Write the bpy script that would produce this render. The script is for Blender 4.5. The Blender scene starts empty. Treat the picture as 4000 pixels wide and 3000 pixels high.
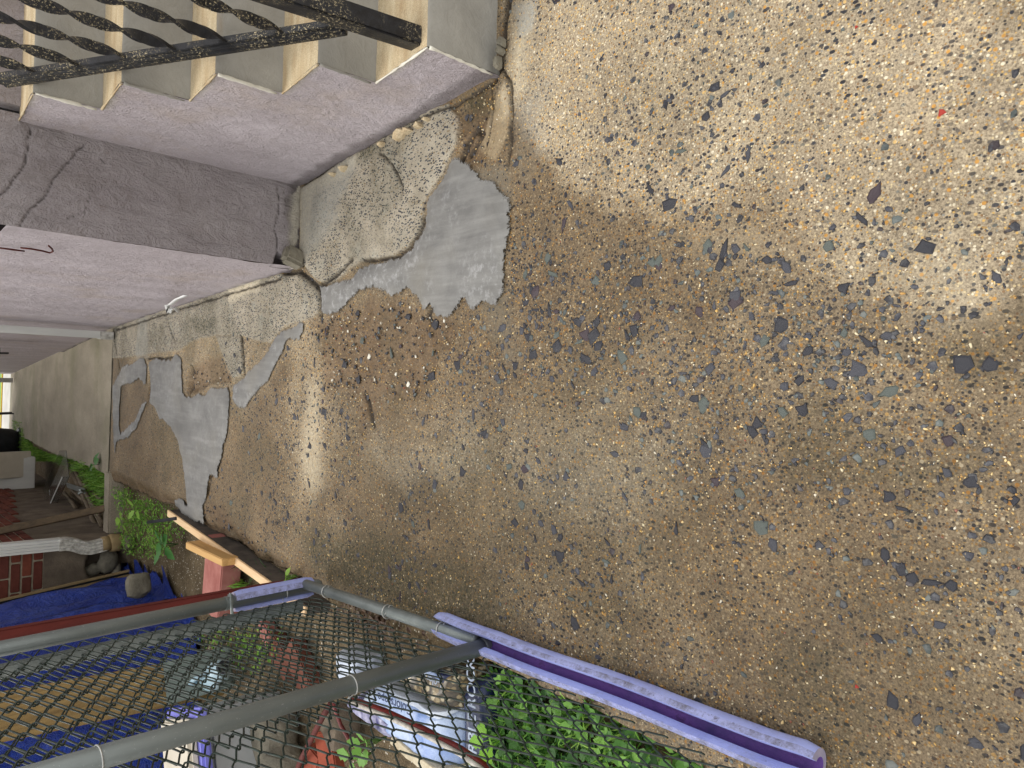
import bpy, bmesh, math, random
import numpy as np
from mathutils import Vector, Matrix
from mathutils.geometry import tessellate_polygon

scene = bpy.context.scene
C = scene.collection
random.seed(7)
rng = np.random.default_rng(7)
R = math.radians

# ------------------------------------------------------------------ camera
# The phone was held upright and the picture is stored lying on its side.
F, H = 2770.0, 1.55
_d = np.array([1500 - 1600, 4950 - 2000, F]); _d /= np.linalg.norm(_d)
_up = -_d
_fy = np.array([0, 0, 1.0]); _fy = _fy - _up * (_fy @ _up); _fy /= np.linalg.norm(_fy)
MW = np.array([np.cross(_fy, _up), _fy, _up])
cam_d = bpy.data.cameras.new('camera')
cam = bpy.data.objects.new('camera', cam_d); C.objects.link(cam)
cam_d.sensor_width = 36.0
cam_d.lens = F / 4000 * 36
cam_d.clip_start = 0.02; cam_d.clip_end = 2000
_ex, _ey, _ez = MW @ [0, 1, 0], MW @ [1, 0, 0], MW @ [0, 0, -1]
cam.matrix_world = Matrix(((_ex[0], _ey[0], _ez[0], 0), (_ex[1], _ey[1], _ez[1], 0), (_ex[2], _ey[2], _ez[2], H), (0, 0, 0, 1)))
scene.camera = cam

# ------------------------------------------------------------------ light
SUN_EL, SUN_AZ = 60.0, -38.0        # azimuth from +Y, towards -X negative
world = bpy.data.worlds.new('World'); scene.world = world; world.use_nodes = True
wn = world.node_tree; wn.nodes.clear()
sky = wn.nodes.new('ShaderNodeTexSky'); sky.sky_type = 'NISHITA'; sky.sun_disc = False
sky.sun_elevation = R(SUN_EL); sky.sun_rotation = R(SUN_AZ)
sky.air_density = 1.0; sky.dust_density = 3.5; sky.ozone_density = 1.0
bg = wn.nodes.new('ShaderNodeBackground'); bg.inputs[1].default_value = 0.15
wo = wn.nodes.new('ShaderNodeOutputWorld')
hs = wn.nodes.new('ShaderNodeHueSaturation'); hs.inputs['Saturation'].default_value = 0.30
mxs = wn.nodes.new('ShaderNodeMix'); mxs.data_type = 'RGBA'; mxs.inputs[0].default_value = 0.8; mxs.inputs[7].default_value = (6.4, 6.35, 6.3, 1)   # thin even cloud
wn.links.new(sky.outputs[0], hs.inputs['Color']); wn.links.new(hs.outputs[0], mxs.inputs[6])
wn.links.new(mxs.outputs[2], bg.inputs[0]); wn.links.new(bg.outputs[0], wo.inputs[0])
sun_d = bpy.data.lights.new('sun', 'SUN'); sun_d.energy = 0.9; sun_d.angle = R(25); sun_d.color = (1.0, 0.95, 0.87)
sun = bpy.data.objects.new('sun', sun_d); C.objects.link(sun)
_sv = Vector((math.sin(R(SUN_AZ)) * math.cos(R(SUN_EL)), math.cos(R(SUN_AZ)) * math.cos(R(SUN_EL)), math.sin(R(SUN_EL))))
sun.rotation_euler = _sv.to_track_quat('Z', 'Y').to_euler(); sun.location = (-6, 8, 12)
scene.view_settings.view_transform = 'Standard'; scene.view_settings.look = 'None'
scene.view_settings.exposure = 0.74; scene.view_settings.gamma = 1.0
scene.view_settings.use_curve_mapping = False
scene.cycles.max_bounces = 6; scene.cycles.diffuse_bounces = 3; scene.cycles.glossy_bounces = 2; scene.cycles.transmission_bounces = 5; scene.cycles.transparent_max_bounces = 6

# ------------------------------------------------------------------ measuring helpers
def ray(X, Y): return MW @ np.array([(1500 - Y) / F, (X - 2000) / F, 1.0])
def G(X, Y, z=0.0):
    r = ray(X, Y); t = (z - H) / r[2]; return Vector(np.array([0, 0, H]) + r * t)
def AY(X, Y, y):
    r = ray(X, Y); return Vector(np.array([0, 0, H]) + r * (y / r[1]))
def AX(X, Y, x):
    r = ray(X, Y); return Vector(np.array([0, 0, H]) + r * (x / r[0]))
SL0, SL = 6.35, 0.075
def zs(y): return -SL * max(0.0, min(y, 19.0) - SL0)
def GS(X, Y, off=0.0):
    r = ray(X, Y); t = (off + SL * SL0 - H) / (r[2] + SL * r[1]); return Vector(np.array([0, 0, H]) + r * t)
def xwall(y): return 0.47 - 0.047 * (y - 3.2)          # right house base line
def xleft(y): return -1.29 - 0.045 * (y - 6.05)        # left house side wall

# ------------------------------------------------------------------ numpy noise
_T = rng.random((256, 256))
def vn(x, y, s=1.0, seed=0):
    x = np.asarray(x, float) * s + seed * 17.31; y = np.asarray(y, float) * s + seed * 9.77
    xi = np.floor(x).astype(int); yi = np.floor(y).astype(int); fx = x - xi; fy = y - yi
    fx = fx * fx * (3 - 2 * fx); fy = fy * fy * (3 - 2 * fy)
    a = _T[xi % 256, yi % 256]; b = _T[(xi + 1) % 256, yi % 256]; c = _T[xi % 256, (yi + 1) % 256]; d = _T[(xi + 1) % 256, (yi + 1) % 256]
    return (a * (1 - fx) + b * fx) * (1 - fy) + (c * (1 - fx) + d * fx) * fy
def fbm(x, y, s=1.0, o=4, seed=0):
    t = 0; a = .5
    for i in range(o): t = t + a * vn(x, y, s * 2 ** i, seed + i * 3); a *= .5
    return t / (1 - .5 ** o)
def sstep(a, b, x):
    t = np.clip((x - a) / (b - a), 0, 1); return t * t * (3 - 2 * t)
def segdist(P, pl, closed=False):
    d = np.full(len(P), 1e9); n = len(pl)
    for i in range(n if closed else n - 1):
        a = pl[i]; b = pl[(i + 1) % n]; e = b - a; L = e @ e + 1e-12
        t = np.clip(((P - a) @ e) / L, 0, 1)
        q = P - (a + t[:, None] * e); d = np.minimum(d, np.hypot(q[:, 0], q[:, 1]))
    return d
def inside(P, pl):
    c = np.zeros(len(P), bool); n = len(pl)
    for i in range(n):
        a = pl[i]; b = pl[(i + 1) % n]
        if a[1] == b[1]: continue
        k = ((a[1] > P[:, 1]) != (b[1] > P[:, 1])) & (P[:, 0] < (b[0] - a[0]) * (P[:, 1] - a[1]) / (b[1] - a[1]) + a[0])
        c ^= k
    return c
def sdf(P, pl): # positive inside
    d = segdist(P, pl, True); return np.where(inside(P, pl), d, -d)
def gpoly(px, z=0.0): return np.array([G(X, Y, z)[:2] for X, Y in px])

# ------------------------------------------------------------------ materials
def lin(c):
    c = [int(c[i:i + 2], 16) / 255 for i in (0, 2, 4)]
    return tuple((v / 12.92 if v <= .04045 else ((v + .055) / 1.055) ** 2.4) for v in c) + (1,)
class Mat:
    def __init__(s, name, rough=.8, spec=.3, metal=0.0):
        s.m = bpy.data.materials.new(name); s.m.use_nodes = True; s.t = s.m.node_tree; s.b = s.t.nodes['Principled BSDF']
        s.b.inputs['Roughness'].default_value = rough; s.b.inputs['Specular IOR Level'].default_value = spec; s.b.inputs['Metallic'].default_value = metal
        s.co = s.t.nodes.new('ShaderNodeTexCoord').outputs['Object']
    def n(s, ty, **k):
        nd = s.t.nodes.new(ty)
        for a, v in k.items(): setattr(nd, a, v)
        return nd
    def put(s, sock, v):
        if hasattr(v, 'links'): s.t.links.new(v, sock)
        else: sock.default_value = v
    def noise(s, sc, det=4, rough=.55, co=None, dist=0.0):
        nd = s.n('ShaderNodeTexNoise'); nd.inputs['Scale'].default_value = sc; nd.inputs['Detail'].default_value = det
        nd.inputs['Roughness'].default_value = rough; nd.inputs['Distortion'].default_value = dist
        s.put(nd.inputs['Vector'], co or s.co); return nd.outputs['Fac']
    def vor(s, sc, co=None, feature='F1', rnd=1.0):
        nd = s.n('ShaderNodeTexVoronoi', feature=feature); nd.inputs['Scale'].default_value = sc; nd.inputs['Randomness'].default_value = rnd
        s.put(nd.inputs['Vector'], co or s.co); return nd
    def mapping(s, scale=(1, 1, 1), rot=(0, 0, 0)):
        nd = s.n('ShaderNodeMapping'); nd.inputs['Scale'].default_value = scale; nd.inputs['Rotation'].default_value = rot
        s.put(nd.inputs['Vector'], s.co); return nd.outputs[0]
    def ramp(s, f, stops, const=False):
        nd = s.n('ShaderNodeValToRGB'); cr = nd.color_ramp
        if const: cr.interpolation = 'CONSTANT'
        while len(cr.elements) < len(stops): cr.elements.new(.5)
        for e, (p, c) in zip(cr.elements, stops):
            e.position = p; e.color = lin(c) if isinstance(c, str) else (c, c, c, 1)
        s.put(nd.inputs[0], f); return nd.outputs[0]
    def mix(s, f, a, b, mode='MIX'):
        nd = s.n('ShaderNodeMix', data_type='RGBA', blend_type=mode)
        s.put(nd.inputs[0], f); s.put(nd.inputs[6], lin(a) if isinstance(a, str) else a); s.put(nd.inputs[7], lin(b) if isinstance(b, str) else b)
        return nd.outputs[2]
    def math(s, op, a, b=0.0, clamp=False):
        nd = s.n('ShaderNodeMath', operation=op); nd.use_clamp = clamp; s.put(nd.inputs[0], a); s.put(nd.inputs[1], b); return nd.outputs[0]
    def attr(s, name): return s.n('ShaderNodeAttribute', attribute_name=name).outputs['Fac']
    def sep(s, v):
        nd = s.n('ShaderNodeSeparateColor'); s.put(nd.inputs[0], v); return nd.outputs
    def bump(s, h, st=.3, dist=.01, prev=None):
        nd = s.n('ShaderNodeBump'); nd.inputs['Strength'].default_value = st; nd.inputs['Distance'].default_value = dist
        s.put(nd.inputs['Height'], h)
        if prev is not None: s.put(nd.inputs['Normal'], prev)
        return nd.outputs[0]
    def col(s, v): s.put(s.b.inputs['Base Color'], lin(v) if isinstance(v, str) else v); return s
    def rough(s, v): s.put(s.b.inputs['Roughness'], v); return s
    def nor(s, v): s.put(s.b.inputs['Normal'], v); return s

M = {}
def simple(name, c1, c2, sc=8, rough=.8, spec=.3, metal=0., bump=.25, bsc=60, bd=.004, stretch=None, det=5):
    m = Mat(name, rough, spec, metal); co = m.mapping(stretch) if stretch else m.co
    f = m.noise(sc, det, .6, co); m.col(m.mix(m.ramp(f, [(.32, 0.0), (.68, 1.0)]), c1, c2))
    if bump: m.nor(m.bump(m.noise(bsc, 5, .6, co), bump, bd))
    M[name] = m.m; return m

# exposed aggregate slab
m = Mat('aggregate', .8, .35)
wet, moss, ledge, pale, film, dirt, rub = [m.attr(a) for a in ('wet', 'moss', 'ledge', 'pale', 'film', 'dirt', 'rubble')]
base = m.mix(m.ramp(m.noise(5, 5), [(.3, 0.), (.7, 1.)]), 'aa9a80', 'c3b396')
base = m.mix(m.ramp(m.noise(190, 4, .8), [(.38, 0.), (.6, 1.)]), m.mix(.72, base, '4a3d30'), base)
v1 = m.vor(165); s1 = m.sep(v1.outputs['Color'])
c1 = m.ramp(s1[0], [(0, '4a443e'), (.14, '86694a'), (.3, 'a88754'), (.44, 'c9a463'), (.6, 'cbb88f'), (.78, 'd8ccb0'), (.92, '8d8a80')], True)
k1 = m.math('MULTIPLY', m.ramp(v1.outputs['Distance'], [(.38, 1.), (.46, 0.)]), m.ramp(s1[1], [(.42, 0.), (.44, 1.)]))
base = m.mix(k1, base, c1)
v2 = m.vor(88); s2 = m.sep(v2.outputs['Color'])
c2 = m.ramp(s2[0], [(0, '3b3b3f'), (.38, '6d655a'), (.5, 'c08f49'), (.68, 'cdab70'), (.86, 'd9ceb4')], True)
k2 = m.math('MULTIPLY', m.ramp(v2.outputs['Distance'], [(.3, 1.), (.38, 0.)]), m.ramp(s2[1], [(.66, 0.), (.68, 1.)]))
base = m.mix(k2, base, c2)
v5 = m.vor(58, m.mapping((1.25, .8, 1), (0, 0, .9))); s5 = m.sep(v5.outputs['Color'])
k5 = m.math('MULTIPLY', m.ramp(v5.outputs['Distance'], [(.26, 1.), (.33, 0.)]), m.ramp(s5[1], [(.55, 0.), (.57, 1.)]))
base = m.mix(m.math('MULTIPLY', k5, m.ramp(m.noise(2.6, 4), [(.35, .15), (.55, 1.)])), base, m.ramp(s5[0], [(0, '2c2c31'), (.45, '3c3d42'), (.75, '575b58'), (.88, '6b5a48')], True))
base = m.mix(m.ramp(m.noise(75, 5, .8), [(.34, .6), (.52, 0.)]), base, m.mix(.6, base, '3e3327'))
# large soft tone changes
tone = m.ramp(m.noise(3.2, 7, .68), [(.3, .68), (.72, 1.16)])
base = m.mix(1.0, base, tone, 'MULTIPLY')
# pale old footing with dark chips
co_l = m.mapping((1, 1, 1), (0, 0, .6))
v3 = m.vor(92, m.mapping((1.5, .8, 1), (0, 0, .5))); s3 = m.sep(v3.outputs['Color'])
k3 = m.math('MULTIPLY', m.ramp(v3.outputs['Distance'], [(.4, 1.), (.48, 0.)]), m.ramp(s3[1], [(.3, 0.), (.32, 1.)]))
lcol = m.mix(m.ramp(m.noise(7, 5, .65), [(.3, 0.), (.7, 1.)]), '908979', 'b6ae9d')
lcol = m.mix(m.ramp(m.noise(420, 3, .7), [(.36, 0.), (.6, 1.)]), m.mix(.5, lcol, '6a6050'), lcol)
lcol = m.mix(m.ramp(m.noise(9, 4), [(.55, 0.), (.72, .75)]), lcol, '97968a')
v4 = m.vor(150, m.mapping((1.3, .9, 1), (0, 0, 1.1))); s4 = m.sep(v4.outputs['Color'])
k4 = m.math('MULTIPLY', m.ramp(v4.outputs['Distance'], [(.34, 1.), (.42, 0.)]), m.ramp(s4[1], [(.5, 0.), (.52, 1.)]))
lcol = m.mix(m.math('MULTIPLY', k4, m.ramp(m.noise(4, 4), [(.36, 0.), (.55, 1.)])), lcol, m.mix(m.ramp(s4[0], [(.6, 0.), (.62, 1.)]), '4a4b4e', '8e7f66'))
lcol = m.mix(m.math('MULTIPLY', k3, m.ramp(m.noise(3, 4), [(.3, .15), (.46, 1.)])), lcol, m.ramp(s3[0], [(0, '33353b'), (.6, '4b4d50'), (.8, '7d6f58')], True))
lcol = m.mix(m.ramp(m.noise(4.2, 6, .7), [(.52, 0.), (.7, .7)]), lcol, m.mix(.6, lcol, '5b5138'))
base = m.mix(ledge, base, lcol)
# muddy broken area
rcol = m.mix(m.ramp(m.noise(16, 6, .7), [(.35, 0.), (.7, 1.)]), '7d6447', 'b4997a')
rcol = m.mix(m.ramp(m.noise(120, 5, .75), [(.4, 0.), (.66, 1.)]), m.mix(.6, rcol, '3c3128'), rcol)
base = m.mix(m.math('MULTIPLY', rub, .62), base, rcol)
# dry dust, cement film, wetness, moss, soil in the joints
base = m.mix(m.math('MULTIPLY', pale, m.ramp(m.noise(60, 5, .7), [(.3, .35), (.7, 1.)])), base, 'd9cdb2')
base = m.mix(m.math('MULTIPLY', film, m.ramp(m.noise(90, 5, .7), [(.35, .3), (.62, 1.)])), base, '9b9a92')
wetcol = m.mix(1.0, base, (.455, .40, .33, 1), 'MULTIPLY')
base = m.mix(wet, base, wetcol)
base = m.mix(m.math('MULTIPLY', moss, m.ramp(m.noise(70, 5, .7), [(.35, .2), (.62, 1.)])), base, '2e2e17')
base = m.mix(m.math('MULTIPLY', dirt, m.ramp(m.noise(45, 5, .7), [(.2, .7), (.7, 1.)])), base, '241d15')
m.col(base)
m.rough(m.math('SUBTRACT', .86, m.math('MULTIPLY', wet, .2)))
h = m.math('ADD', m.math('MULTIPLY', m.noise(240, 4, .7), .6), m.math('MULTIPLY', m.math('SUBTRACT', 1.0, v1.outputs['Distance']), .5))
m.nor(m.bump(h, .5, .004, m.bump(m.noise(38, 6, .7), .3, .012)))
M['aggregate'] = m.m

# plain weathered concrete (far slab, kerb stones)
m = Mat('weathered_concrete', .88, .25)
a = m.mix(m.ramp(m.noise(3, 6, .65, m.mapping((1, .35, 1))), [(.3, 0.), (.7, 1.)]), '8c8474', 'b1a794')
a = m.mix(m.ramp(m.noise(150, 4, .75), [(.38, 0.), (.62, 1.)]), m.mix(.5, a, '504a3f'), a)
a = m.mix(m.ramp(m.noise(1.1, 4, .6), [(.5, 0.), (.72, .5)]), a, '6b6c4c')
m.col(a); m.nor(m.bump(m.noise(70, 6, .75), .5, .012)); M['weathered_concrete'] = m.m

# fresh cement
m = Mat('cement', .7, .35)
a = m.mix(m.ramp(m.noise(5, 6, .6, None, 1.0), [(.32, 0.), (.7, 1.)]), '62615f', '777673')
a = m.mix(m.ramp(m.noise(2.6, 3, .5), [(.5, 0.), (.7, .5)]), a, '807c72')
a = m.mix(m.ramp(m.noise(30, 5, .6, m.mapping((1, .12, 1), (0, 0, .5))), [(.45, 0.), (.75, .35)]), a, '9b9a96')
a = m.mix(m.math('MULTIPLY', m.attr('film'), m.ramp(m.noise(34, 6, .72), [(.5, 0.), (.72, .75)])), a, 'b0b0b0')
a = m.mix(m.ramp(m.vor(75).outputs['Distance'], [(.06, .75), (.1, 0.)]), a, '56565a')
m.col(a); m.rough(m.ramp(m.noise(4, 3), [(.3, .55), (.7, .8)]))
m.nor(m.bump(m.noise(130, 4, .6), .22, .004, m.bump(m.noise(11, 4, .5, None, 1.5), .25, .012))); al = m.ramp(m.math('ADD', m.math('MULTIPLY', m.attr('edge'), 1.5), m.math('MULTIPLY', m.math('SUBTRACT', m.noise(75, 6, .8), .5), 1.9)), [(.2, 0.), (.34, 1.)])
tr_ = m.n('ShaderNodeBsdfTransparent'); ms_ = m.n('ShaderNodeMixShader'); m.put(ms_.inputs[0], al); m.put(ms_.inputs[1], tr_.outputs[0]); m.put(ms_.inputs[2], m.b.outputs[0]); m.put(m.t.nodes['Material Output'].inputs[0], ms_.outputs[0])
M['cement'] = m.m

# lilac stucco
def stucco(name, c1, c2, c3, st=.5):
    m = Mat(name, .8, .3)
    co = m.mapping((1, 1, .45), (.55, 0, 0))
    a = m.mix(m.ramp(m.noise(4.5, 7, .66, co), [(.3, 0.), (.7, 1.)]), c1, c2)
    a = m.mix(m.ramp(m.noise(2.4, 6, .72), [(.52, 0.), (.76, .7)]), a, c3)
    a = m.mix(m.ramp(m.noise(170, 4, .75), [(.34, .55), (.5, 0.)]), a, m.mix(.45, a, '4a403c'))
    a = m.mix(m.ramp(m.noise(13, 6, .75, co), [(.64, 0.), (.72, .6)]), a, '8d7f78')
    a = m.mix(m.attr('dirt'), a, '3b3229')
    a = m.mix(m.attr('flake'), a, 'd7d0bd')
    a = m.mix(m.ramp(m.vor(46).outputs['Distance'], [(.05, .8), (.09, 0.)]), a, '6d625c')
    m.col(a)
    hh = m.math('ADD', m.noise(120, 5, .7), m.math('MULTIPLY', m.noise(20, 6, .62, co, 2.6), 2.2))
    m.nor(m.bump(hh, st, .012)); M[name] = m.m
stucco('lilac_stucco', 'b5abae', 'cdc4c8', 'b8a89b', .75)
stucco('shaded_lilac_stucco', 'a2999a', 'b8b0b0', '8a8078', 1.0)  # darker copy of the lilac: shade on the front faces put into the colour
m = Mat('riser_cement', .85, .25)
a = m.mix(m.ramp(m.noise(4, 6, .65), [(.3, 0.), (.7, 1.)]), '85827a', 'a09d94')
a = m.mix(m.ramp(m.noise(2.2, 4, .6, m.mapping((1, 1, 3))), [(.6, 0.), (.78, .55)]), a, '9a7a4b')
m.col(a); m.nor(m.bump(m.noise(150, 4, .6), .3, .004, m.bump(m.noise(14, 5, .6, None, 2), .35, .012))); M['riser_cement'] = m.m
m = Mat('tread_cement', .9, .2)
a = m.mix(m.ramp(m.noise(10, 6, .65, m.mapping((.5, 2, 1))), [(.3, 0.), (.7, 1.)]), 'b39b77', 'd3c5a5')
a = m.mix(m.ramp(m.noise(260, 3, .7), [(.36, 0.), (.6, 1.)]), m.mix(.45, a, '6b5b47'), a)
m.col(a); m.nor(m.bump(m.noise(180, 4, .6), .4, .004)); M['tread_cement'] = m.m

simple('white_edge', 'c8c3b4', 'e4e0d2', 12, .9, bump=.5, bsc=120)
# flaking black iron
m = Mat('black_iron', .42, .5)
a = m.mix(m.ramp(m.noise(30, 5, .7), [(.4, 0.), (.7, 1.)]), '111113', '26272b')
geo = m.n('ShaderNodeNewGeometry'); nz = m.n('ShaderNodeSeparateXYZ'); m.put(nz.inputs[0], geo.outputs['Normal'])
spk = m.math('MULTIPLY', m.ramp(m.noise(150, 5, .8), [(.56, 0.), (.6, 1.)]), m.ramp(m.noise(7, 3), [(.42, 0.), (.6, 1.)]))
a = m.mix(spk, a, 'c3b48f'); m.col(a); m.rough(m.math('ADD', .38, m.math('MULTIPLY', spk, .45)))
m.nor(m.bump(m.noise(120, 5, .7), .35, .003)); M['black_iron'] = m.m
m = Mat('galvanized', .42, .5, .4)
a = m.mix(m.ramp(m.noise(9, 5, .6, m.mapping((1, 1, .25))), [(.3, 0.), (.7, 1.)]), '676e6c', '898f8c')
a = m.mix(m.ramp(m.noise(120, 5, .8), [(.62, 0.), (.68, .8)]), a, 'b7bab6')
a = m.mix(m.ramp(m.noise(5, 4, .7), [(.6, 0.), (.75, .45)]), a, '6b6455')
m.col(a); m.nor(m.bump(m.noise(90, 4, .6), .2, .002)); M['galvanized'] = m.m
simple('wire_metal', 'a9aaa6', 'c8c8c2', 20, .35, .6, .5, bump=.05)
simple('wire_coat', '18211a', '2d3b31', 20, .3, .5, bump=.1)
simple('rust', '6b3a1c', '9a5a2b', 40, .9, bump=.5)
m = Mat('foam_lavender', .75, .3)
a = m.mix(m.ramp(m.noise(6, 5, .65), [(.3, 0.), (.7, 1.)]), '929ad4', 'adb7ea')
a = m.mix(m.ramp(m.noise(9, 7, .8), [(.52, 0.), (.72, .75)]), a, '8b8c9c')
a = m.mix(m.ramp(m.noise(60, 6, .8), [(.6, 0.), (.7, .7)]), a, '6d6d78')
m.col(a); m.nor(m.bump(m.vor(240).outputs['Distance'], .25, .003)); M['foam_lavender'] = m.m
m = Mat('foam_inner', .8, .25)
a = m.mix(m.ramp(m.noise(7, 5, .65), [(.3, 0.), (.7, 1.)]), '453c72', '77519e')
a = m.mix(m.ramp(m.noise(14, 5, .75), [(.55, 0.), (.7, .8)]), a, '262335')
m.col(a); m.nor(m.bump(m.vor(240).outputs['Distance'], .3, .003)); M['foam_inner'] = m.m
m = Mat('foam_dirty', .85, .25)
a = m.mix(m.ramp(m.noise(24, 7, .8), [(.36, 0.), (.58, 1.)]), '757486', 'a4aada'); a = m.mix(m.ramp(m.noise(70, 5, .8), [(.56, 0.), (.66, .8)]), a, '57525a')
m.col(a); m.nor(m.bump(m.vor(240).outputs['Distance'], .3, .003)); M['foam_dirty'] = m.m
simple('foam_cut', '85829a', 'a59cab', 30, .85)

# bricks, mortar, parging
m = Mat('brick', .9, .2)
inf = m.n('ShaderNodeObjectInfo').outputs['Random']
a = m.ramp(inf, [(0, '56302a'), (.3, '6f3d31'), (.55, '7f4634'), (.8, '61352c'), (1, '744034')])
a = m.mix(m.ramp(m.noise(30, 5, .7), [(.35, 0.), (.7, .6)]), a, '4a2620')
m.col(a); m.nor(m.bump(m.noise(120, 5, .7), .5, .005)); M['brick'] = m.m
simple('mortar', '857c6a', 'aaa08a', 25, .95, bump=.6, bsc=140)
m = simple('parging', '544a40', '766a5a', 6, .92, bump=.5, bsc=90, bd=.008)
simple('dark_soil', '1c1813', '33291f', 20, .95, bump=.8, bsc=50, bd=.02)
simple('rock', '5f5b50', '8a8474', 9, .9, bump=.7, bsc=45, bd=.012)
simple('white_aluminium', 'b9b9b4', 'd2d2cc', 5, .45, .45, bump=.06, stretch=(1, 1, .2))
m = simple('dusty_white', '8e8b82', 'cfccc4', 40, .7, bump=.4, bsc=80)
simple('clay_collar', '7b6748', '93805c', 14, .85, bump=.3)
def wood(name, c1, c2, c3, ax=1, rough=.75):
    m = Mat(name, rough, .3); sc = [14, 14, 14]; sc[ax] = 1.2
    co = m.mapping(tuple(sc)); f = m.noise(2.2, 6, .6, co, 1.2)
    a = m.mix(m.ramp(f, [(.3, 0.), (.7, 1.)]), c1, c2); a = m.mix(m.ramp(m.noise(3, 4), [(.62, 0.), (.76, .6)]), a, c3)
    m.col(a); m.nor(m.bump(f, .25, .003)); M[name] = m.m
wood('wood_new', 'c9a67c', 'ddc39c', '9c7a55'); wood('wood_yellow', 'a98450', 'c7a068', '8a6a42')
wood('wood_old', '4c4030', '675742', '38302a', 2); wood('wood_plank', '6f5a38', '9a8152', '52432a', 2)
wood('wood_red', '4d1d18', '66261e', '381512', 2); wood('stick_wood', '4f4437', '776a57', '3a3026', 1)
simple('board_side_dirt_shade', '3d3833', '5d554c', 14, .9, bump=.3)  # cement dirt on the board, with the side's shade mixed into the colour
simple('red_concrete', '8a524b', 'a8736a', 9, .85, bump=.35, bsc=100)
simple('terracotta', '7d3a29', '9b5039', 10, .88, bump=.35)
simple('brown_terracotta', '5a3428', '6e4335', 10, .88, bump=.35)
m = Mat('tarp_blue', .33, .5)
a = m.mix(m.ramp(m.noise(6, 6, .7), [(.3, 0.), (.7, 1.)]), '0e2078', '2a4bb0')
a = m.mix(m.ramp(m.noise(13, 6, .8), [(.62, 0.), (.72, .5)]), a, '6b6a64')
m.col(a); m.nor(m.bump(m.noise(9, 7, .72, None, 2.2), 1.0, .05)); M['tarp_blue'] = m.m
simple('cream_plastic', 'b9b1a0', 'cdc6b6', 4, .5, bump=.05); simple('lavender_plastic', '6f70c4', '8687d6', 5, .4, bump=.05)
simple('grey_plastic', '8b8d8c', 'a3a6a5', 4, .45, bump=.05); simple('pale_blue_plastic', '8fb0c0', 'b3cad4', 4, .4, bump=.1)
simple('dark_plastic', '1a1c20', '2b2d32', 10, .5, bump=.1); simple('grey_green_cloth', '5c665f', '75807a', 8, .9, bump=.4)
simple('navy_bag', '0f1a38', '1c2a52', 8, .4, .5, bump=.5, bsc=18, bd=.01)
m = simple('bag_blue', '5578b8', 'c4d2e4', 5, .35, .5, bump=.6, bsc=16, bd=.012)
simple('bag_purple', '35346e', 'b9b8cf', 22, .4, .5, bump=.5, bsc=20); simple('bag_pale', 'b3bfd2', 'd3dbe6', 6, .35, .5, bump=.4, bsc=16)
simple('bag_print_stone', 'a5977a', 'c9bfa6', 20, .5, bump=.3)
m = Mat('bag_gravel', .35, .5); v = m.vor(55); s_ = m.sep(v.outputs['Color'])
a = m.ramp(s_[0], [(0, '4d4331'), (.35, '7d6b4a'), (.6, '9a8a68'), (.85, 'b8ac8e')], True)
m.col(m.mix(m.ramp(v.outputs['Distance'], [(.4, 0.), (.6, .8)]), a, '2d261a')); m.nor(m.bump(v.outputs['Distance'], -.6, .02)); M['bag_gravel'] = m.m
simple('print_white', '7f8ba0', 'a9b4c4', 20, .5, bump=0); simple('print_dark', '2c3a5e', '3c4a6e', 20, .5, bump=0)
simple('red_paint', '4a1512', '7b2019', 30, .45, .5, bump=.3); simple('white_paint', '8f887c', 'c9c4ba', 40, .6, bump=.3)
simple('rusty_pipe', '3c1512', '5d2720', 30, .7, bump=.5)
m = Mat('clear_plastic', .08, .5); m.b.inputs['Transmission Weight'].default_value = 1.0; m.b.inputs['IOR'].default_value = 1.25
m.col('e8ecee'); M['clear_plastic'] = m.m
simple('white_strip', 'cfd0cd', 'e2e3e0', 6, .4, bump=.05)
# soil with gravel
m = Mat('soil', .95, .2)
a = m.mix(m.ramp(m.noise(4, 6, .7), [(.3, 0.), (.7, 1.)]), '655640', '978669')
a = m.mix(m.ramp(m.noise(90, 5, .75), [(.4, 0.), (.66, 1.)]), m.mix(.6, a, '2a2219'), a)
v = m.vor(75); s_ = m.sep(v.outputs['Color'])
k = m.math('MULTIPLY', m.ramp(v.outputs['Distance'], [(.28, 1.), (.36, 0.)]), m.ramp(s_[1], [(.62, 0.), (.64, 1.)]))
a = m.mix(k, a, m.ramp(s_[0], [(0, '6e6455'), (.4, 'a39a88'), (.75, 'd2cbbb')], True))
m.col(a); m.nor(m.bump(m.noise(60, 6, .75), .8, .02)); M['soil'] = m.m
def leafmat(name, c1, c2, c3, trans=.25):
    m = Mat(name, .5, .35); g_ = m.n('ShaderNodeNewGeometry').outputs['Random Per Island']
    a = m.ramp(g_, [(0, c1), (.5, c2), (1, c3)]); m.col(a)
    td = m.n('ShaderNodeBsdfTranslucent'); m.put(td.inputs[0], a); ms = m.n('ShaderNodeMixShader'); ms.inputs[0].default_value = trans
    out = m.t.nodes['Material Output']; m.put(ms.inputs[1], m.b.outputs[0]); m.put(ms.inputs[2], td.outputs[0]); m.put(out.inputs[0], ms.outputs[0]); M[name] = m.m
leafmat('leaf_ivy', '2a4f1e', '447329', '75a344'); leafmat('leaf_grass', '4f7d2c', '6f9f3a', '96bc52', .35); leafmat('leaf_dark', '2c5228', '3c6a33', '4f8040')
leafmat('dead_leaf', '2e2016', '453020', '63503a', .05); leafmat('leaf_lawn', '4f8a22', '6aa02c', '86b83a')
def stones(name, stops, rough=.45):
    m = Mat(name, rough, .4); g_ = m.n('ShaderNodeNewGeometry').outputs['Random Per Island']
    m.col(m.mix(m.ramp(m.noise(60, 4, .7), [(.45, 0.), (.75, .4)]), m.ramp(g_, stops, True), '8a8a88')); m.nor(m.bump(m.noise(150, 4, .7), .3, .003)); M[name] = m.m
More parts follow.
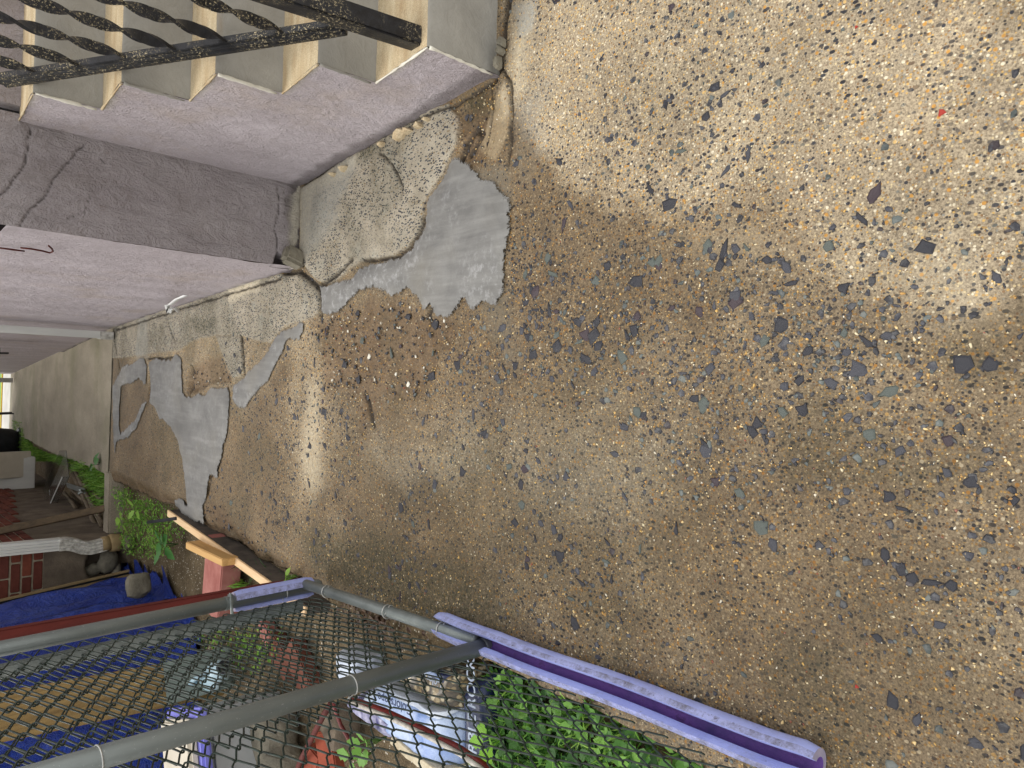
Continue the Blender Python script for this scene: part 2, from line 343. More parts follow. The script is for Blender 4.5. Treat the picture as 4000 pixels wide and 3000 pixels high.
stones('slate_chips', [(0, '1f1f25'), (.25, '26262d'), (.45, '2f3038'), (.6, '3a3b42'), (.72, '3d4442'), (.82, '545b58'), (.9, '2a2024'), (.96, '5e625d')])
stones('pebbles', [(0, 'b58a47'), (.12, '8d6a3a'), (.26, 'c6a05a'), (.4, 'd9bd85'), (.56, 'd2c4a0'), (.7, 'a08b66'), (.8, '857660'), (.9, '8a503a'), (.93, 'd8cfba')])
for nm, a_, b_ in (('slate_black', '1c1c22', '2b2c34'), ('slate_grey', '2b2c33', '45464d'), ('slate_green', '3a403c', '5a615b'), ('slate_brown', '2a2024', '40333a')):
    simple(nm, a_, b_, 40, .42, .4, bump=.3, bsc=120, bd=.003)
simple('red_stone', '8e2a22', 'a5392d', 40, .5, bump=.2)
simple('pale_sidewalk', 'b9b7b0', 'd0cec6', 3, .9, bump=.2); simple('yellow_paint', 'c9a215', 'd8b52a', 6, .7, bump=.1)

# ------------------------------------------------------------------ mesh helpers
W = {}
def org(p): return W.get(p.name, Vector((0, 0, 0))) if p else Vector((0, 0, 0))
def props(o, label=None, cat=None, group=None, kind=None):
    if label: o['label'] = label
    if cat: o['category'] = cat
    if group: o['group'] = group
    if kind: o['kind'] = kind
    return o
def thing(name, label, cat, loc=(0, 0, 0), group=None):
    o = bpy.data.objects.new(name, None); C.objects.link(o); o.location = loc; o.empty_display_size = .1
    W[o.name] = Vector(loc); return props(o, label, cat, group)
class MB:
    def __init__(s): s.v = []; s.f = []; s.mi = []; s.mode = 0
    def add(s, vs, fs):
        o = len(s.v); s.v += [tuple(v) for v in vs]; s.f += [tuple(i + o for i in f) for f in fs]; s.mi += [s.mode] * len(fs); return s
    def box(s, c, size, rot=None, bev=0.0):
        if not bev:
            q_ = [Vector((x * size[0] / 2, y * size[1] / 2, z * size[2] / 2)) for z in (-1, 1) for y in (-1, 1) for x in (-1, 1)]
            if rot is not None: q_ = [rot @ v for v in q_]
            return s.add([v + Vector(c) for v in q_], [(0, 2, 3, 1), (4, 5, 7, 6), (0, 1, 5, 4), (2, 6, 7, 3), (0, 4, 6, 2), (1, 3, 7, 5)])
        bm = bmesh.new(); bmesh.ops.create_cube(bm, size=1.0)
        bmesh.ops.scale(bm, vec=size, verts=bm.verts)
        if bev: bmesh.ops.bevel(bm, geom=bm.edges[:], offset=bev, segments=2, affect='EDGES')
        if rot is not None: bmesh.ops.transform(bm, matrix=rot.to_4x4() if hasattr(rot, 'to_4x4') else rot, verts=bm.verts)
        bm.verts.index_update()
        s.add([v.co + Vector(c) for v in bm.verts], [[v.index for v in f.verts] for f in bm.faces]); bm.free(); return s
    def tube(s, path, r, n=10, caps=True, flat=None):
        path = [Vector(p) for p in path]; k = len(path); rs = r if hasattr(r, '__len__') else [r] * k
        vs = []; fs = []; up = None
        for i, p in enumerate(path):
            t = (path[min(i + 1, k - 1)] - path[max(i - 1, 0)]).normalized()
            if up is None: up = Vector((0, 0, 1)) if abs(t.z) < .9 else Vector((0, 1, 0))
            a = up.cross(t); a.normalize(); b = t.cross(a); up = b
            for j in range(n):
                th = 2 * math.pi * j / n; vs.append(p + (a * math.cos(th) + b * math.sin(th)) * rs[i])
        for i in range(k - 1):
            for j in range(n): fs.append((i * n + j, i * n + (j + 1) % n, (i + 1) * n + (j + 1) % n, (i + 1) * n + j))
        if caps: fs.append(tuple(range(n))[::-1]); fs.append(tuple((k - 1) * n + j for j in range(n)))
        return s.add(vs, fs)
    def build(s, name, mat, parent=None, smooth=False, label=None):
        me = bpy.data.meshes.new(name); o_ = org(parent)
        me.from_pydata([(v[0] - o_.x, v[1] - o_.y, v[2] - o_.z) for v in s.v], [], s.f)
        for mm in (mat if isinstance(mat, (list, tuple)) else [mat]): me.materials.append(M[mm])
        me.polygons.foreach_set('material_index', s.mi)
        if smooth: me.polygons.foreach_set('use_smooth', [True] * len(me.polygons))
        me.validate(); me.update()
        o = bpy.data.objects.new(name, me); C.objects.link(o)
        if parent: o.parent = parent; W[o.name] = o_
        if label: o['label'] = label
        return o
def smooth_angle(o, ang=40):
    me = o.data; me.polygons.foreach_set('use_smooth', [True] * len(me.polygons))
    bm = bmesh.new(); bm.from_mesh(me)
    for e in bm.edges:
        if len(e.link_faces) == 2 and e.calc_face_angle(0) > R(ang): e.smooth = False
    bm.to_mesh(me); bm.free(); return o
def grid_mesh(name, P, nu, nv, mat, attrs=None, parent=None, flip=False, smooth=True):
    """P: (nv*nu,3) array row major"""
    me = bpy.data.meshes.new(name); o_ = org(parent); P = P - np.array(o_)
    i = np.arange((nv - 1) * (nu - 1)); r, c = i // (nu - 1), i % (nu - 1); a = r * nu + c
    q = np.stack([a, a + 1, a + nu + 1, a + nu], 1)
    if flip: q = q[:, ::-1]
    me.vertices.add(len(P)); me.vertices.foreach_set('co', P.astype(np.float32).ravel())
    me.loops.add(q.size); me.loops.foreach_set('vertex_index', q.astype(np.int32).ravel())
    me.polygons.add(len(q)); me.polygons.foreach_set('loop_start', (np.arange(len(q)) * 4).astype(np.int32)); me.polygons.foreach_set('loop_total', np.full(len(q), 4, np.int32))
    me.polygons.foreach_set('use_smooth', np.full(len(q), smooth))
    for k, v in (attrs or {}).items():
        at = me.attributes.new(k, 'FLOAT', 'POINT'); at.data.foreach_set('value', np.asarray(v, np.float32))
    me.materials.append(M[mat]); me.update(); me.validate()
    o = bpy.data.objects.new(name, me); C.objects.link(o)
    if parent: o.parent = parent; W[o.name] = o_
    return o
def rotz(a): return Matrix.Rotation(a, 3, 'Z')
def basis(x, y, z): return Matrix((x, y, z)).transposed()
def beam(mb, a, b, w, h, roll=0.0, bev=0.0):
    """box from a to b, w across, h deep"""
    a, b = Vector(a), Vector(b); t = (b - a); L = t.length; t.normalize()
    up = Vector((0, 0, 1)) if abs(t.z) < .95 else Vector((0, 1, 0))
    sd = t.cross(up).normalized(); up = sd.cross(t)
    rot = basis(sd, t, up) @ Matrix.Rotation(roll, 3, 'Y')
    return mb.box((a + b) / 2, (w, L, h), rot, bev)

# ================================================================== GROUND
def yard_z(x, y):
    y = np.asarray(y, float)
    return -.085 - SL * np.clip(np.minimum(y, 19.0) - SL0, 0, None) + .03 * (fbm(x, y, 2.2, 4, 5) - .5)
xs = np.concatenate([[-80, -40, -20, -12, -8, -6], np.arange(-4.5, 3.0, .09), [3.5, 5, 8, 12, 20, 40, 80]])
ys = np.concatenate([[-60, -30, -12, -6, -3], np.arange(-1.5, 21, .12), [24, 30, 40, 60, 100, 160, 260]])
gx, gy = np.meshgrid(xs, ys)
P = np.stack([gx.ravel(), gy.ravel(), yard_z(gx.ravel(), gy.ravel()) - .015], 1)
props(grid_mesh('ground', P, len(xs), len(ys), 'soil'), kind='structure')

# --- walkway slab as a measured relief
LEDGE1 = gpoly([(1175, 730), (1400, 575), (1600, 455), (1760, 400), (1800, 470), (1790, 560), (1760, 625), (1735, 680), (1690, 750), (1662, 800), (1655, 880), (1635, 925), (1600, 968), (1545, 1003), (1460, 1012), (1395, 1035), (1350, 1075), (1300, 1108), (1275, 1113), (1235, 1095), (1200, 1050), (1175, 1000)])
LEDGE2 = gpoly([(1150, 1060), (1190, 1068), (1225, 1095), (1248, 1130), (1256, 1180), (1245, 1225), (1205, 1250), (1110, 1280), (1060, 1340), (1000, 1330), (955, 1312), (850, 1310), (760, 1330), (700, 1370), (600, 1380), (470, 1400), (440, 1400), (440, 1250), (800, 1120)])
BLOCK = gpoly([(845, 1310), (945, 1310), (955, 1440), (945, 1470), (915, 1480), (880, 1400)])
PIT = gpoly([(735, 1440), (790, 1390), (860, 1380), (900, 1470), (905, 1500), (830, 1500), (770, 1535), (735, 1540), (725, 1490)])
CRACKS = [([(1490, 600), (1520, 625), (1545, 650), (1560, 690), (1582, 730), (1575, 778)], .007, .012),
          ([(1110, 1065), (1165, 1062), (1195, 1080), (1220, 1105), (1246, 1130), (1258, 1180), (1250, 1240)], .016, .03),
          ([(1240, 1120), (1290, 1100), (1330, 1065), (1380, 1015)], .014, .02),
          ([(1420, 1020), (1500, 1012), (1560, 1004), (1610, 965), (1645, 905), (1660, 850)], .010, .016),
          ([(1985, -60), (1968, 60), (1958, 160), (1948, 250), (1930, 310)], .02, .03),
          ([(1948, 250), (1990, 320), (2000, 420), (1995, 560), (1985, 640)], .009, .015),
          ([(1920, 330), (1925, 420), (1905, 520), (1895, 580)], .006, .010),
          ([(1790, 640), (1820, 560), (1850, 500), (1875, 520), (1860, 560), (1830, 600)], .016, .018),
          ([(1925, 315), (1800, 400), (1600, 480), (1400, 590), (1180, 730)], .010, .014),
          ([(448, 1285), (452, 1340), (466, 1440)], .012, .015),
          ([(655, 1240), (675, 1300), (690, 1340)], .006, .008),
          ([(945, 1310), (952, 1400), (955, 1470)], .010, .015),
          ([(740, 1540), (738, 1470), (745, 1430)], .014, .02),
          ([(579, 1405), (586, 1490), (582, 1560)], .014, .02),
          ([(575, 1400), (640, 1400), (680, 1395)], .010, .014),
          ([(1100, 1090), (900, 1150), (700, 1210), (460, 1290)], .010, .012),
          ([(858, 1800), (850, 1830), (823, 1860), (812, 1930)], .010, .012),
          ([(1690, 1200), (1665, 1235), (1680, 1260)], .012, .016),
          ([(1420, 1545), (1440, 1600), (1455, 1660)], .02, .015)]
xl_pts = sorted([(G(X, Y)[1], G(X, Y)[0]) for X, Y in [(455, 1888), (600, 1955), (690, 1985), (770, 2045), (850, 2085), (930, 2125), (1010, 2188), (1100, 2235), (1250, 2285), (1500, 2395), (1700, 2440)]])
def xl(y):
    b = np.interp(y, [-2, 0, .6, 1.9] + [p[0] for p in xl_pts[1:]], [-.93, -.93, -.92, -.90] + [p[1] for p in xl_pts[1:]])
    return b + .03 * (fbm(y, y * 0 + 3.3, 5, 4, 2) - .5)
def relief(x, y):
    Pt = np.stack([x, y], 1)
    z = .008 * (fbm(x, y, 1.3, 4, 1) - .5) + .003 * (fbm(x, y, 30, 4, 9) - .5)
    jx = Pt + .014 * np.stack([fbm(x, y, 22, 3, 21) - .5, fbm(x, y, 22, 3, 22) - .5], 1)
    A = dict(ledge=np.zeros(len(x)), dirt=np.zeros(len(x)))
    for pl, hh in ((LEDGE1, .011), (LEDGE2, .009)):
        d = sdf(jx, pl); k = sstep(-.003, .006, d); z = z + hh * k * (.75 + .5 * fbm(x, y, 3, 3, 31)) + k * .005 * (fbm(x, y, 12, 4, 36) - .5); A['ledge'] = np.maximum(A['ledge'], k)
    k = sstep(-.005, .01, sdf(jx, BLOCK)); z = z + .012 * k; A['ledge'] = np.maximum(A['ledge'], k)
    k = sstep(-.01, .04, sdf(jx, PIT)); z = z - k * (.012 + .03 * (fbm(x, y, 18, 4, 41) - .3)); A['ledge'] *= (1 - k); A['pit'] = k
    for px, w, dp in CRACKS:
        pl = gpoly(px); m_ = (x > pl[:, 0].min() - .1) & (x < pl[:, 0].max() + .1) & (y > pl[:, 1].min() - .1) & (y < pl[:, 1].max() + .1)
        d = segdist(jx[m_], pl); ww = w * (.35 + .8 * fbm(x[m_], y[m_], 14, 4, 51)); e = np.exp(-(d / ww) ** 2)
        z[m_] -= dp * e; A['dirt'][m_] = np.maximum(A['dirt'][m_], sstep(.25, .8, e))
    # crumbled left rim
    e = x - xl(y); k = (1 - sstep(.0, .10, e)) * sstep(2.4, 3.4, y); z -= k * .05 * fbm(x, y, 14, 4, 61); A['rim'] = k
    return z, A
def stain(P_, px, soft=.12, seed=0, warp=.10, sc=5):
    Q = P_ + warp * np.stack([fbm(P_[:, 0], P_[:, 1], sc, 4, 70 + seed) - .5, fbm(P_[:, 0], P_[:, 1], sc, 4, 80 + seed) - .5], 1)
    return sstep(-soft, soft, sdf(Q, gpoly(px)))
xd = np.concatenate([np.linspace(0, 1, 360), [1.12, 1.35, 1.7]])          # 0..1 = visible strip
yd = np.concatenate([[-1.6, -1.0, -.5, -.1], np.arange(.12, 3.9, .0065), np.arange(3.9, 6.31, .0125), [6.315]])
uu, yy = np.meshgrid(xd, yd); yy = yy.ravel(); uu = uu.ravel()
xlv = xl(yd); xx = np.repeat(xlv, len(xd)) + uu * (1.32 - np.repeat(xlv, len(xd)))
zz, A = relief(xx, yy)
Pn = np.stack([xx, yy], 1)
DRY = [(1985, -100), (4300, -100), (4300, 1120), (3900, 1260), (3600, 1120), (3300, 1000), (3050, 900), (2750, 830), (2500, 780), (2300, 720), (2150, 690), (2020, 620)]
dry = np.clip(stain(Pn, DRY, .10, 1, .3, 4) * (.8 + .5 * fbm(xx, yy, 7, 5, 77)), 0, 1)
leftdry = stain(Pn, [(1150, 1250), (1260, 1250), (1300, 1500), (1290, 1900), (1180, 1950), (1120, 1600)], .09, 2, .1) * .8
upper = stain(Pn, [(440, 1290), (1190, 1040), (1260, 1240), (950, 1600), (860, 1500), (560, 1480)], .1, 3)
mid = np.maximum(stain(Pn, [(1980, 1520), (2450, 1480), (2650, 1850), (2400, 2200), (1980, 2050)], .2, 51, .5, 3) * .55, stain(Pn, [(1420, 1750), (1850, 1560), (1900, 1850), (1600, 2000)], .12, 52, .3, 4) * .5)
wet_a = np.clip(1 - dry - mid - leftdry * .75 - upper * .65 - A['ledge'] * .9, 0, 1)
wet_a *= .74 + .34 * sstep(.35, .65, fbm(xx, yy, 2.0, 4, 15))
darkw = np.maximum.reduce([stain(Pn, p, .12, 4 + i, .16) for i, p in enumerate([
    [(2020, 640), (2300, 740), (2600, 900), (2450, 1150), (2050, 1180)],
    [(1300, 2000), (1700, 1900), (2100, 1750), (2200, 2000), (1900, 2350), (1500, 2300)],
    [(900, 1650), (1120, 1800), (1150, 2150), (950, 2050), (860, 1850)],
    [(3000, 2300), (3600, 2500), (4000, 2700), (4000, 3000), (3300, 3000)]])])
wet_a = np.clip(wet_a + .22 * darkw, 0, 1.15)
moss_a = np.maximum.reduce([
    stain(Pn, [(1150, 2050), (1500, 2050), (1900, 2250), (2000, 2440), (1600, 2420), (1250, 2290)], .1, 11, .2) * .85,
    stain(Pn, [(1700, 1700), (2000, 1650), (2100, 1950), (1800, 2000)], .15, 12, .3) * .5,
    stain(Pn, [(1250, 1850), (2300, 1500), (2700, 1900), (2500, 2500), (1900, 2300)], .3, 17, .6, 3) * .33,
    sstep(.52, .74, fbm(xx, yy, 3.5, 5, 88)) * .4 * (1 - dry),
    stain(Pn, [(3100, 2300), (3900, 2500), (3900, 2950), (3300, 2950)], .25, 18, .5, 3) * .25,
    stain(Pn, [(1480, 560), (1400, 600), (1400, 640), (1480, 600)], .03, 13, .05) * .9,
    stain(Pn, [(1800, 380), (1900, 350), (1940, 420), (1830, 470)], .04, 14, .05) * .8,
    stain(Pn, [(740, 1240), (850, 1230), (870, 1310), (780, 1310)], .06, 15, .1) * .8,
    stain(Pn, [(600, 1600), (700, 1650), (760, 1900), (640, 1850)], .08, 16, .1) * .35])
pale_a = np.maximum.reduce([
    stain(Pn, [(1195, 1500), (1245, 1500), (1262, 1900), (1215, 1960), (1185, 1800)], .05, 21, .05, 5) * .6,
    stain(Pn, [(3500, 1060), (3760, 1110), (3900, 1230), (3700, 1200)], .09, 22, .16, 9) * .35,
    stain(Pn, [(2550, 850), (2900, 980), (3050, 1000), (2900, 880)], .08, 23, .15) * .4,
    stain(Pn, [(1855, 560), (1920, 440), (1970, 320), (1990, 420), (1985, 520), (1940, 620), (1900, 600)], .012, 24, .02) * .95,
    stain(Pn, [(1178, 730), (1420, 600), (1400, 650), (1230, 760), (1200, 1000), (1175, 1010)], .03, 25, .05) * .8,
    stain(Pn, [(900, 1130), (1020, 1090), (1020, 1130), (900, 1180)], .02, 26, .04, 14) * .8,
    stain(Pn, [(2000, 60), (2080, 80), (2050, 330), (2005, 380)], .05, 27, .08) * .5])
film_a = np.maximum.reduce([
    mid * .45,
    stain(Pn, [(1178, 740), (1400, 610), (1390, 680), (1290, 860), (1215, 1000), (1180, 1010)], .03, 37, .05) * .8,
    stain(Pn, [(2010, 420), (2120, 330), (2140, 620), (2030, 760)], .05, 31, .12, 9) * .45,
    stain(Pn, [(1880, 1180), (1990, 1150), (2030, 1400), (1930, 1330)], .05, 32, .12, 9) * .7,
    stain(Pn, [(2000, 20), (2095, 0), (2075, 120), (2030, 150)], .012, 33, .03) * .9,
    stain(Pn, [(1830, 640), (1985, 640), (2005, 780), (1930, 800)], .03, 34, .08, 9) * .9,
    stain(Pn, [(1180, 760), (1300, 740), (1330, 850), (1250, 960), (1190, 980)], .04, 35, .06) * .85,
    stain(Pn, [(545, 1230), (580, 1230), (580, 1400), (530, 1400)], .03, 36, .05) * .7])
rub_a = np.maximum.reduce([
    stain(Pn, [(1215, 1265), (1400, 1180), (1640, 1190), (1760, 1300), (1640, 1520), (1460, 1600), (1430, 1690), (1400, 1580), (1280, 1500)], .05, 41, .14, 9),
    A['pit'], A['rim'] * .8,
    stain(Pn, [(1790, 450), (1890, 380), (1930, 500), (1880, 640), (1800, 650)], .04, 42, .06, 9) * .9,
    stain(Pn, [(800, 1990), (880, 1990), (960, 2140), (860, 2080)], .05, 43, .08, 9)])
zz = zz - rub_a * .012 * (fbm(xx, yy, 20, 4, 91) - .2) - .004 * rub_a
walk = grid_mesh('walkway', np.stack([xx, yy, zz], 1), len(xd), len(yd), 'aggregate',
                 dict(wet=wet_a, moss=moss_a, ledge=A['ledge'], pale=pale_a, film=film_a, dirt=A['dirt'], rubble=rub_a))
props(walk, kind='structure')
# broken edge of the slab towards the yard and its far end
ye = np.arange(-1.6, 6.345, .03); xe = xl(ye); ze, _ = relief(xe, ye)
pe = []
for t, (dx, dz) in enumerate([(0, 0), (-.012, -.02), (-.006, -.06), (.01, -.12), (.02, -.22)]):
    pe.append(np.stack([xe + dx + .02 * (t > 0) * (fbm(ye, ye * 0 + t, 18, 3, 33) - .5), ye, ze + dz], 1))
grid_mesh('slab_edge', np.concatenate(pe), len(ye), 5, 'aggregate', dict(rubble=np.full(len(ye) * 5, .6), wet=np.full(len(ye) * 5, .4)), parent=walk, flip=True)
mb = MB(); mb.box((.2, 6.302, -.12), (2.3, .02, .225)); mb.build('slab_end', 'weathered_concrete', walk)

def zat(x, y):
    z, _ = relief(np.atleast_1d(np.asarray(x, float)), np.atleast_1d(np.asarray(y, float))); return z

# --- cement patches
def resample(poly, st):
    out = []
    n = len(poly)
    for i in range(n):
        a, b = poly[i], poly[(i + 1) % n]; L = np.hypot(*(b - a)); k = max(1, int(L / st))
        for j in range(k): out.append(a + (b - a) * j / k)
    return np.array(out)
PATCHES = [
 ([(1771, 623), (1746, 672), (1696, 747), (1666, 800), (1663, 886), (1648, 915), (1612, 972), (1550, 1010), (1460, 1020), (1403, 1047), (1374, 1083), (1319, 1105), (1276, 1119), (1225, 1112), (1256, 1145), (1258, 1228), (1290, 1242), (1334, 1221), (1363, 1188), (1403, 1145), (1453, 1134), (1478, 1134), (1525, 1159), (1562, 1152), (1601, 1123), (1612, 1159), (1641, 1170), (1655, 1222), (1685, 1203), (1720, 1250), (1745, 1252), (1779, 1231), (1815, 1181), (1851, 1218), (1905, 1188), (1950, 1203), (1988, 1127), (1980, 1025), (2000, 921), (2006, 846), (1996, 760), (1960, 745), (1930, 690), (1890, 700), (1845, 640), (1800, 615)], .011, 'grey cement patch filling the broken slab beside the stairs'),
 ([(1208, 1250), (1109, 1284), (1059, 1348), (1017, 1412), (953, 1468), (908, 1511), (912, 1560), (925, 1596), (960, 1603), (988, 1560), (1052, 1490), (1102, 1390), (1123, 1334), (1151, 1326), (1173, 1336), (1195, 1280)], .008, 'narrow grey cement smear running along the slab joint'),
 ([(579, 1409), (610, 1397), (673, 1405), (689, 1378), (713, 1397), (719, 1531), (736, 1551), (775, 1535), (807, 1539), (823, 1508), (894, 1508), (902, 1547), (898, 1620), (894, 1689), (878, 1744), (870, 1799), (854, 1823), (858, 1870), (838, 1866), (823, 1854), (815, 1933), (799, 1980), (803, 2051), (768, 2043), (720, 2012), (689, 1972), (681, 1945), (713, 1945), (736, 1972), (728, 1901), (716, 1791), (697, 1720), (673, 1673), (642, 1645), (626, 1641), (610, 1602), (586, 1571), (592, 1523), (586, 1452)], .010, 'wide grey cement patch across the cracked walkway'),
 ([(578, 1420), (563, 1389), (523, 1413), (480, 1430), (456, 1476), (440, 1508), (444, 1665), (449, 1799), (458, 1728), (500, 1716), (539, 1673), (571, 1594), (580, 1563), (560, 1570), (531, 1635), (476, 1690), (468, 1660), (474, 1512), (508, 1504), (547, 1482), (574, 1510)], .006, 'thin looping cement smear at the end of the slab')]
def make_patch(px, hh, label, si):
    pl = resample(gpoly(px), .012)
    pl = pl + .034 * np.stack([fbm(pl[:, 0], pl[:, 1], 24, 4, 11 + si) - .5, fbm(pl[:, 0], pl[:, 1], 24, 4, 13 + si) - .5], 1)
    bm = bmesh.new()
    x0, y0 = pl.min(0); x1, y1 = pl.max(0); st = .014
    gx_, gy_ = np.meshgrid(np.arange(x0, x1, st), np.arange(y0, y1, st)); Q = np.stack([gx_.ravel(), gy_.ravel()], 1)
    Q = Q[sdf(Q, pl) > st * .9]; Q = Q + rng.uniform(-.002, .002, Q.shape)
    from mathutils.geometry import delaunay_2d_cdt
    allp = np.concatenate([pl, Q]); n = len(pl)
    vo, eo, fo, *_ = delaunay_2d_cdt([Vector(p) for p in allp], [(i, (i + 1) % n) for i in range(n)], [list(range(n))], 1, 1e-6)
    V = np.array([v[:] for v in vo]); d = np.minimum(segdist(V, pl, True), .05)
    z = hh * sstep(0, .05, d) + .0022 + .004 * (fbm(V[:, 0], V[:, 1], 6, 4, 3 + si) - .5) * sstep(0, .05, d)
    zg = .008 * (fbm(V[:, 0], V[:, 1], 1.3, 4, 1) - .5)
    me = bpy.data.meshes.new('cement_patch'); me.from_pydata([(a[0], a[1], b + .004) for a, b in zip(V, z + zg)], [], [tuple(f) for f in fo])
    me.polygons.foreach_set('use_smooth', [True] * len(me.polygons))
    for p_ in me.polygons:
        pass
    f_ = sstep(.40, .66, fbm(V[:, 0], V[:, 1], 4, 4, 5 + si)) * (sstep(-.25, .1, -(V[:, 0] - .62)) if si == 0 else 1) * (.3 if si == 2 else .9)
    at = me.attributes.new('film', 'FLOAT', 'POINT'); at.data.foreach_set('value', np.asarray(f_, np.float32))
    at = me.attributes.new('edge', 'FLOAT', 'POINT'); at.data.foreach_set('value', np.asarray(d / .05, np.float32))
    me.materials.append(M['cement']); me.update()
    if me.polygons[0].normal.z < 0: me.flip_normals()
    o = bpy.data.objects.new('cement_patch', me); C.objects.link(o); o.parent = walk; o['label'] = label
    return pl
PL = [make_patch(px, hh, lb, i) for i, (px, hh, lb) in enumerate(PATCHES)]
pl = make_patch([(1552, 915), (1600, 868), (1618, 872), (1600, 920), (1562, 955), (1545, 950)], .004, 'small oval grey cement dab on the old footing', 7)

# --- stones set in the slab
def stone_mesh(n, asp, seed, hgt=.35):
    r_ = random.Random(seed); th0 = r_.random() * 6.28; vs = []; 
    ang = sorted([(i + r_.uniform(-.38, .38)) / n * 6.283 for i in range(n)])
    rad = [r_.uniform(.45, 1.0) for _ in range(n)]
    for k, (sc, z) in enumerate([(1.0, -.35), (.97, hgt * .35), (.74, hgt)]):
        for a_, q in zip(ang, rad): vs.append((math.cos(a_) * q * sc, math.sin(a_) * q * sc * asp, z * (1 + (.25 * math.sin(a_ * 2 + seed) if k == 2 else 0))))
    vs.append((0, 0, hgt * 1.1)); fs = []
    for k in range(2):
        for i in range(n): j = (i + 1) % n; fs.append((k * n + i, k * n + j, (k + 1) * n + j, (k + 1) * n + i))
    for i in range(n): fs.append((2 * n + i, 2 * n + (i + 1) % n, 3 * n))
    return vs, fs
def scatter(num, ymin, ymax, dens, seed):
    r_ = np.random.default_rng(seed); n = num * 6
    y = ymin + (ymax - ymin) * r_.random(n) ** 1.15; x = -.93 + 2.2 * r_.random(n)
    k = (x > xl(y) + .03) & (r_.random(n) < dens(x, y)); 
    # inside the frame only
    x, y = x[k], y[k]; Q = np.stack([x, y], 1); ok = np.ones(len(x), bool)
    for p_ in PL: ok &= ~(sdf(Q, p_) > -.008)
    wallx = np.where(y < 3.15, 1.03 - .0863 * (y - 1.76), .47 - .047 * (y - 3.2)); ok &= (x < wallx - .01) | (y < 1.74)
    return x[ok][:num], y[ok][:num]
def dens_dark(x, y):
    Q = np.stack([x, y], 1)
    c = stain(Q, [(1900, 700), (2300, 900), (3200, 800), (3700, 1000), (3600, 1700), (3000, 1750), (2300, 1450), (1900, 1350)], .25, 61, .3, 2) * .75
    c = c + .13 + .9 * (fbm(x, y, 3.5, 4, 63) - .5)
    led = np.maximum(sstep(-.01, .02, sdf(Q, LEDGE1)), sstep(-.01, .02, sdf(Q, LEDGE2)))
    return np.clip(c * (1 - led), 0, 1) * np.where(y > 3.4, .6, 1)
dx_, dy_ = scatter(7000, .2, 4.6, dens_dark, 3)
sz = np.clip(rng.lognormal(math.log(.0056), .62, len(dx_)), .0025, .027)
big = np.argsort(-sz)[:300]
variants = []
for k in range(10):
    vs, fs = stone_mesh(6 + k % 3, [.45, .62, .8, .36, .7][k % 5], k + 1)
    for mt in ('slate_black', 'slate_grey', 'slate_green', 'slate_brown'):
        me = bpy.data.meshes.new('stone'); me.from_pydata(vs, [], fs); me.materials.append(M[mt]); me.update(); variants.append(me)
zb = zat(dx_, dy_)
rubz = np.interp(0, [0], [0])
isbig = np.zeros(len(dx_), bool); isbig[big] = True
for i in big:
    w_ = rng.choice(4, p=[.5, .28, .14, .08]); me = variants[int(rng.integers(10)) * 4 + int(w_)]
    o = bpy.data.objects.new('stone', me); C.objects.link(o); o.parent = walk
    o.location = (dx_[i], dy_[i], zb[i] + .0005); s_ = float(sz[i]) * 1.25; o.scale = (s_, s_, min(s_, .009) * .75)
    o.rotation_euler = (rng.uniform(-.06, .06), rng.uniform(-.06, .06), rng.normal(.9, 1.0))
def many(name, x, y, z, s, mat, nv, asp, hgt=.4):
    V = []; Fq = []; off = 0; shapes = [stone_mesh(nv, a_, 40 + j, hgt) for j, a_ in enumerate(asp)]
    r_ = np.random.default_rng(5); Fs = []
    for i in range(len(x)):
        vs, fs = shapes[i % len(shapes)]; v = np.array(vs); a_ = r_.normal(.9, 1.1); c_, s__ = math.cos(a_), math.sin(a_)
        v = v * [s[i], s[i], min(s[i], .006) * .9]
        v = np.stack([v[:, 0] * c_ - v[:, 1] * s__ + x[i], v[:, 0] * s__ + v[:, 1] * c_ + y[i], v[:, 2] + z[i]], 1)
        V.append(v); Fs += [tuple(q + off for q in f) for f in fs]; off += len(v)
    me = bpy.data.meshes.new(name); me.from_pydata(np.concatenate(V).tolist(), [], Fs); me.materials.append(M[mat]); me.update()
    o = bpy.data.objects.new(name, me); C.objects.link(o); o.parent = walk; o['kind'] = 'stuff'; return o
k = ~isbig
many('small_slate_chips', dx_[k], dy_[k], zb[k], sz[k] * 1.2, 'slate_chips', 6, [.5, .75, .35, .9, .6])
def dens_peb(x, y):
    Q = np.stack([x, y], 1); d_ = stain(Q, DRY, .15, 1, .22, 4)
    led = np.maximum(sstep(-.01, .02, sdf(Q, LEDGE1)), sstep(-.01, .02, sdf(Q, LEDGE2)))
    return np.clip((.62 - .48 * d_ + 1.3 * (fbm(x, y, 4, 4, 65) - .5)) * (1 - led), .02, 1)
px_, py_ = scatter(11000, .2, 3.3, dens_peb, 4)
ps = np.clip(rng.lognormal(math.log(.0030), .38, len(px_)), .0017, .0075)
many('small_pebbles', px_, py_, zat(px_, py_), ps, 'pebbles', 5, [.8, .6, .95], .5)
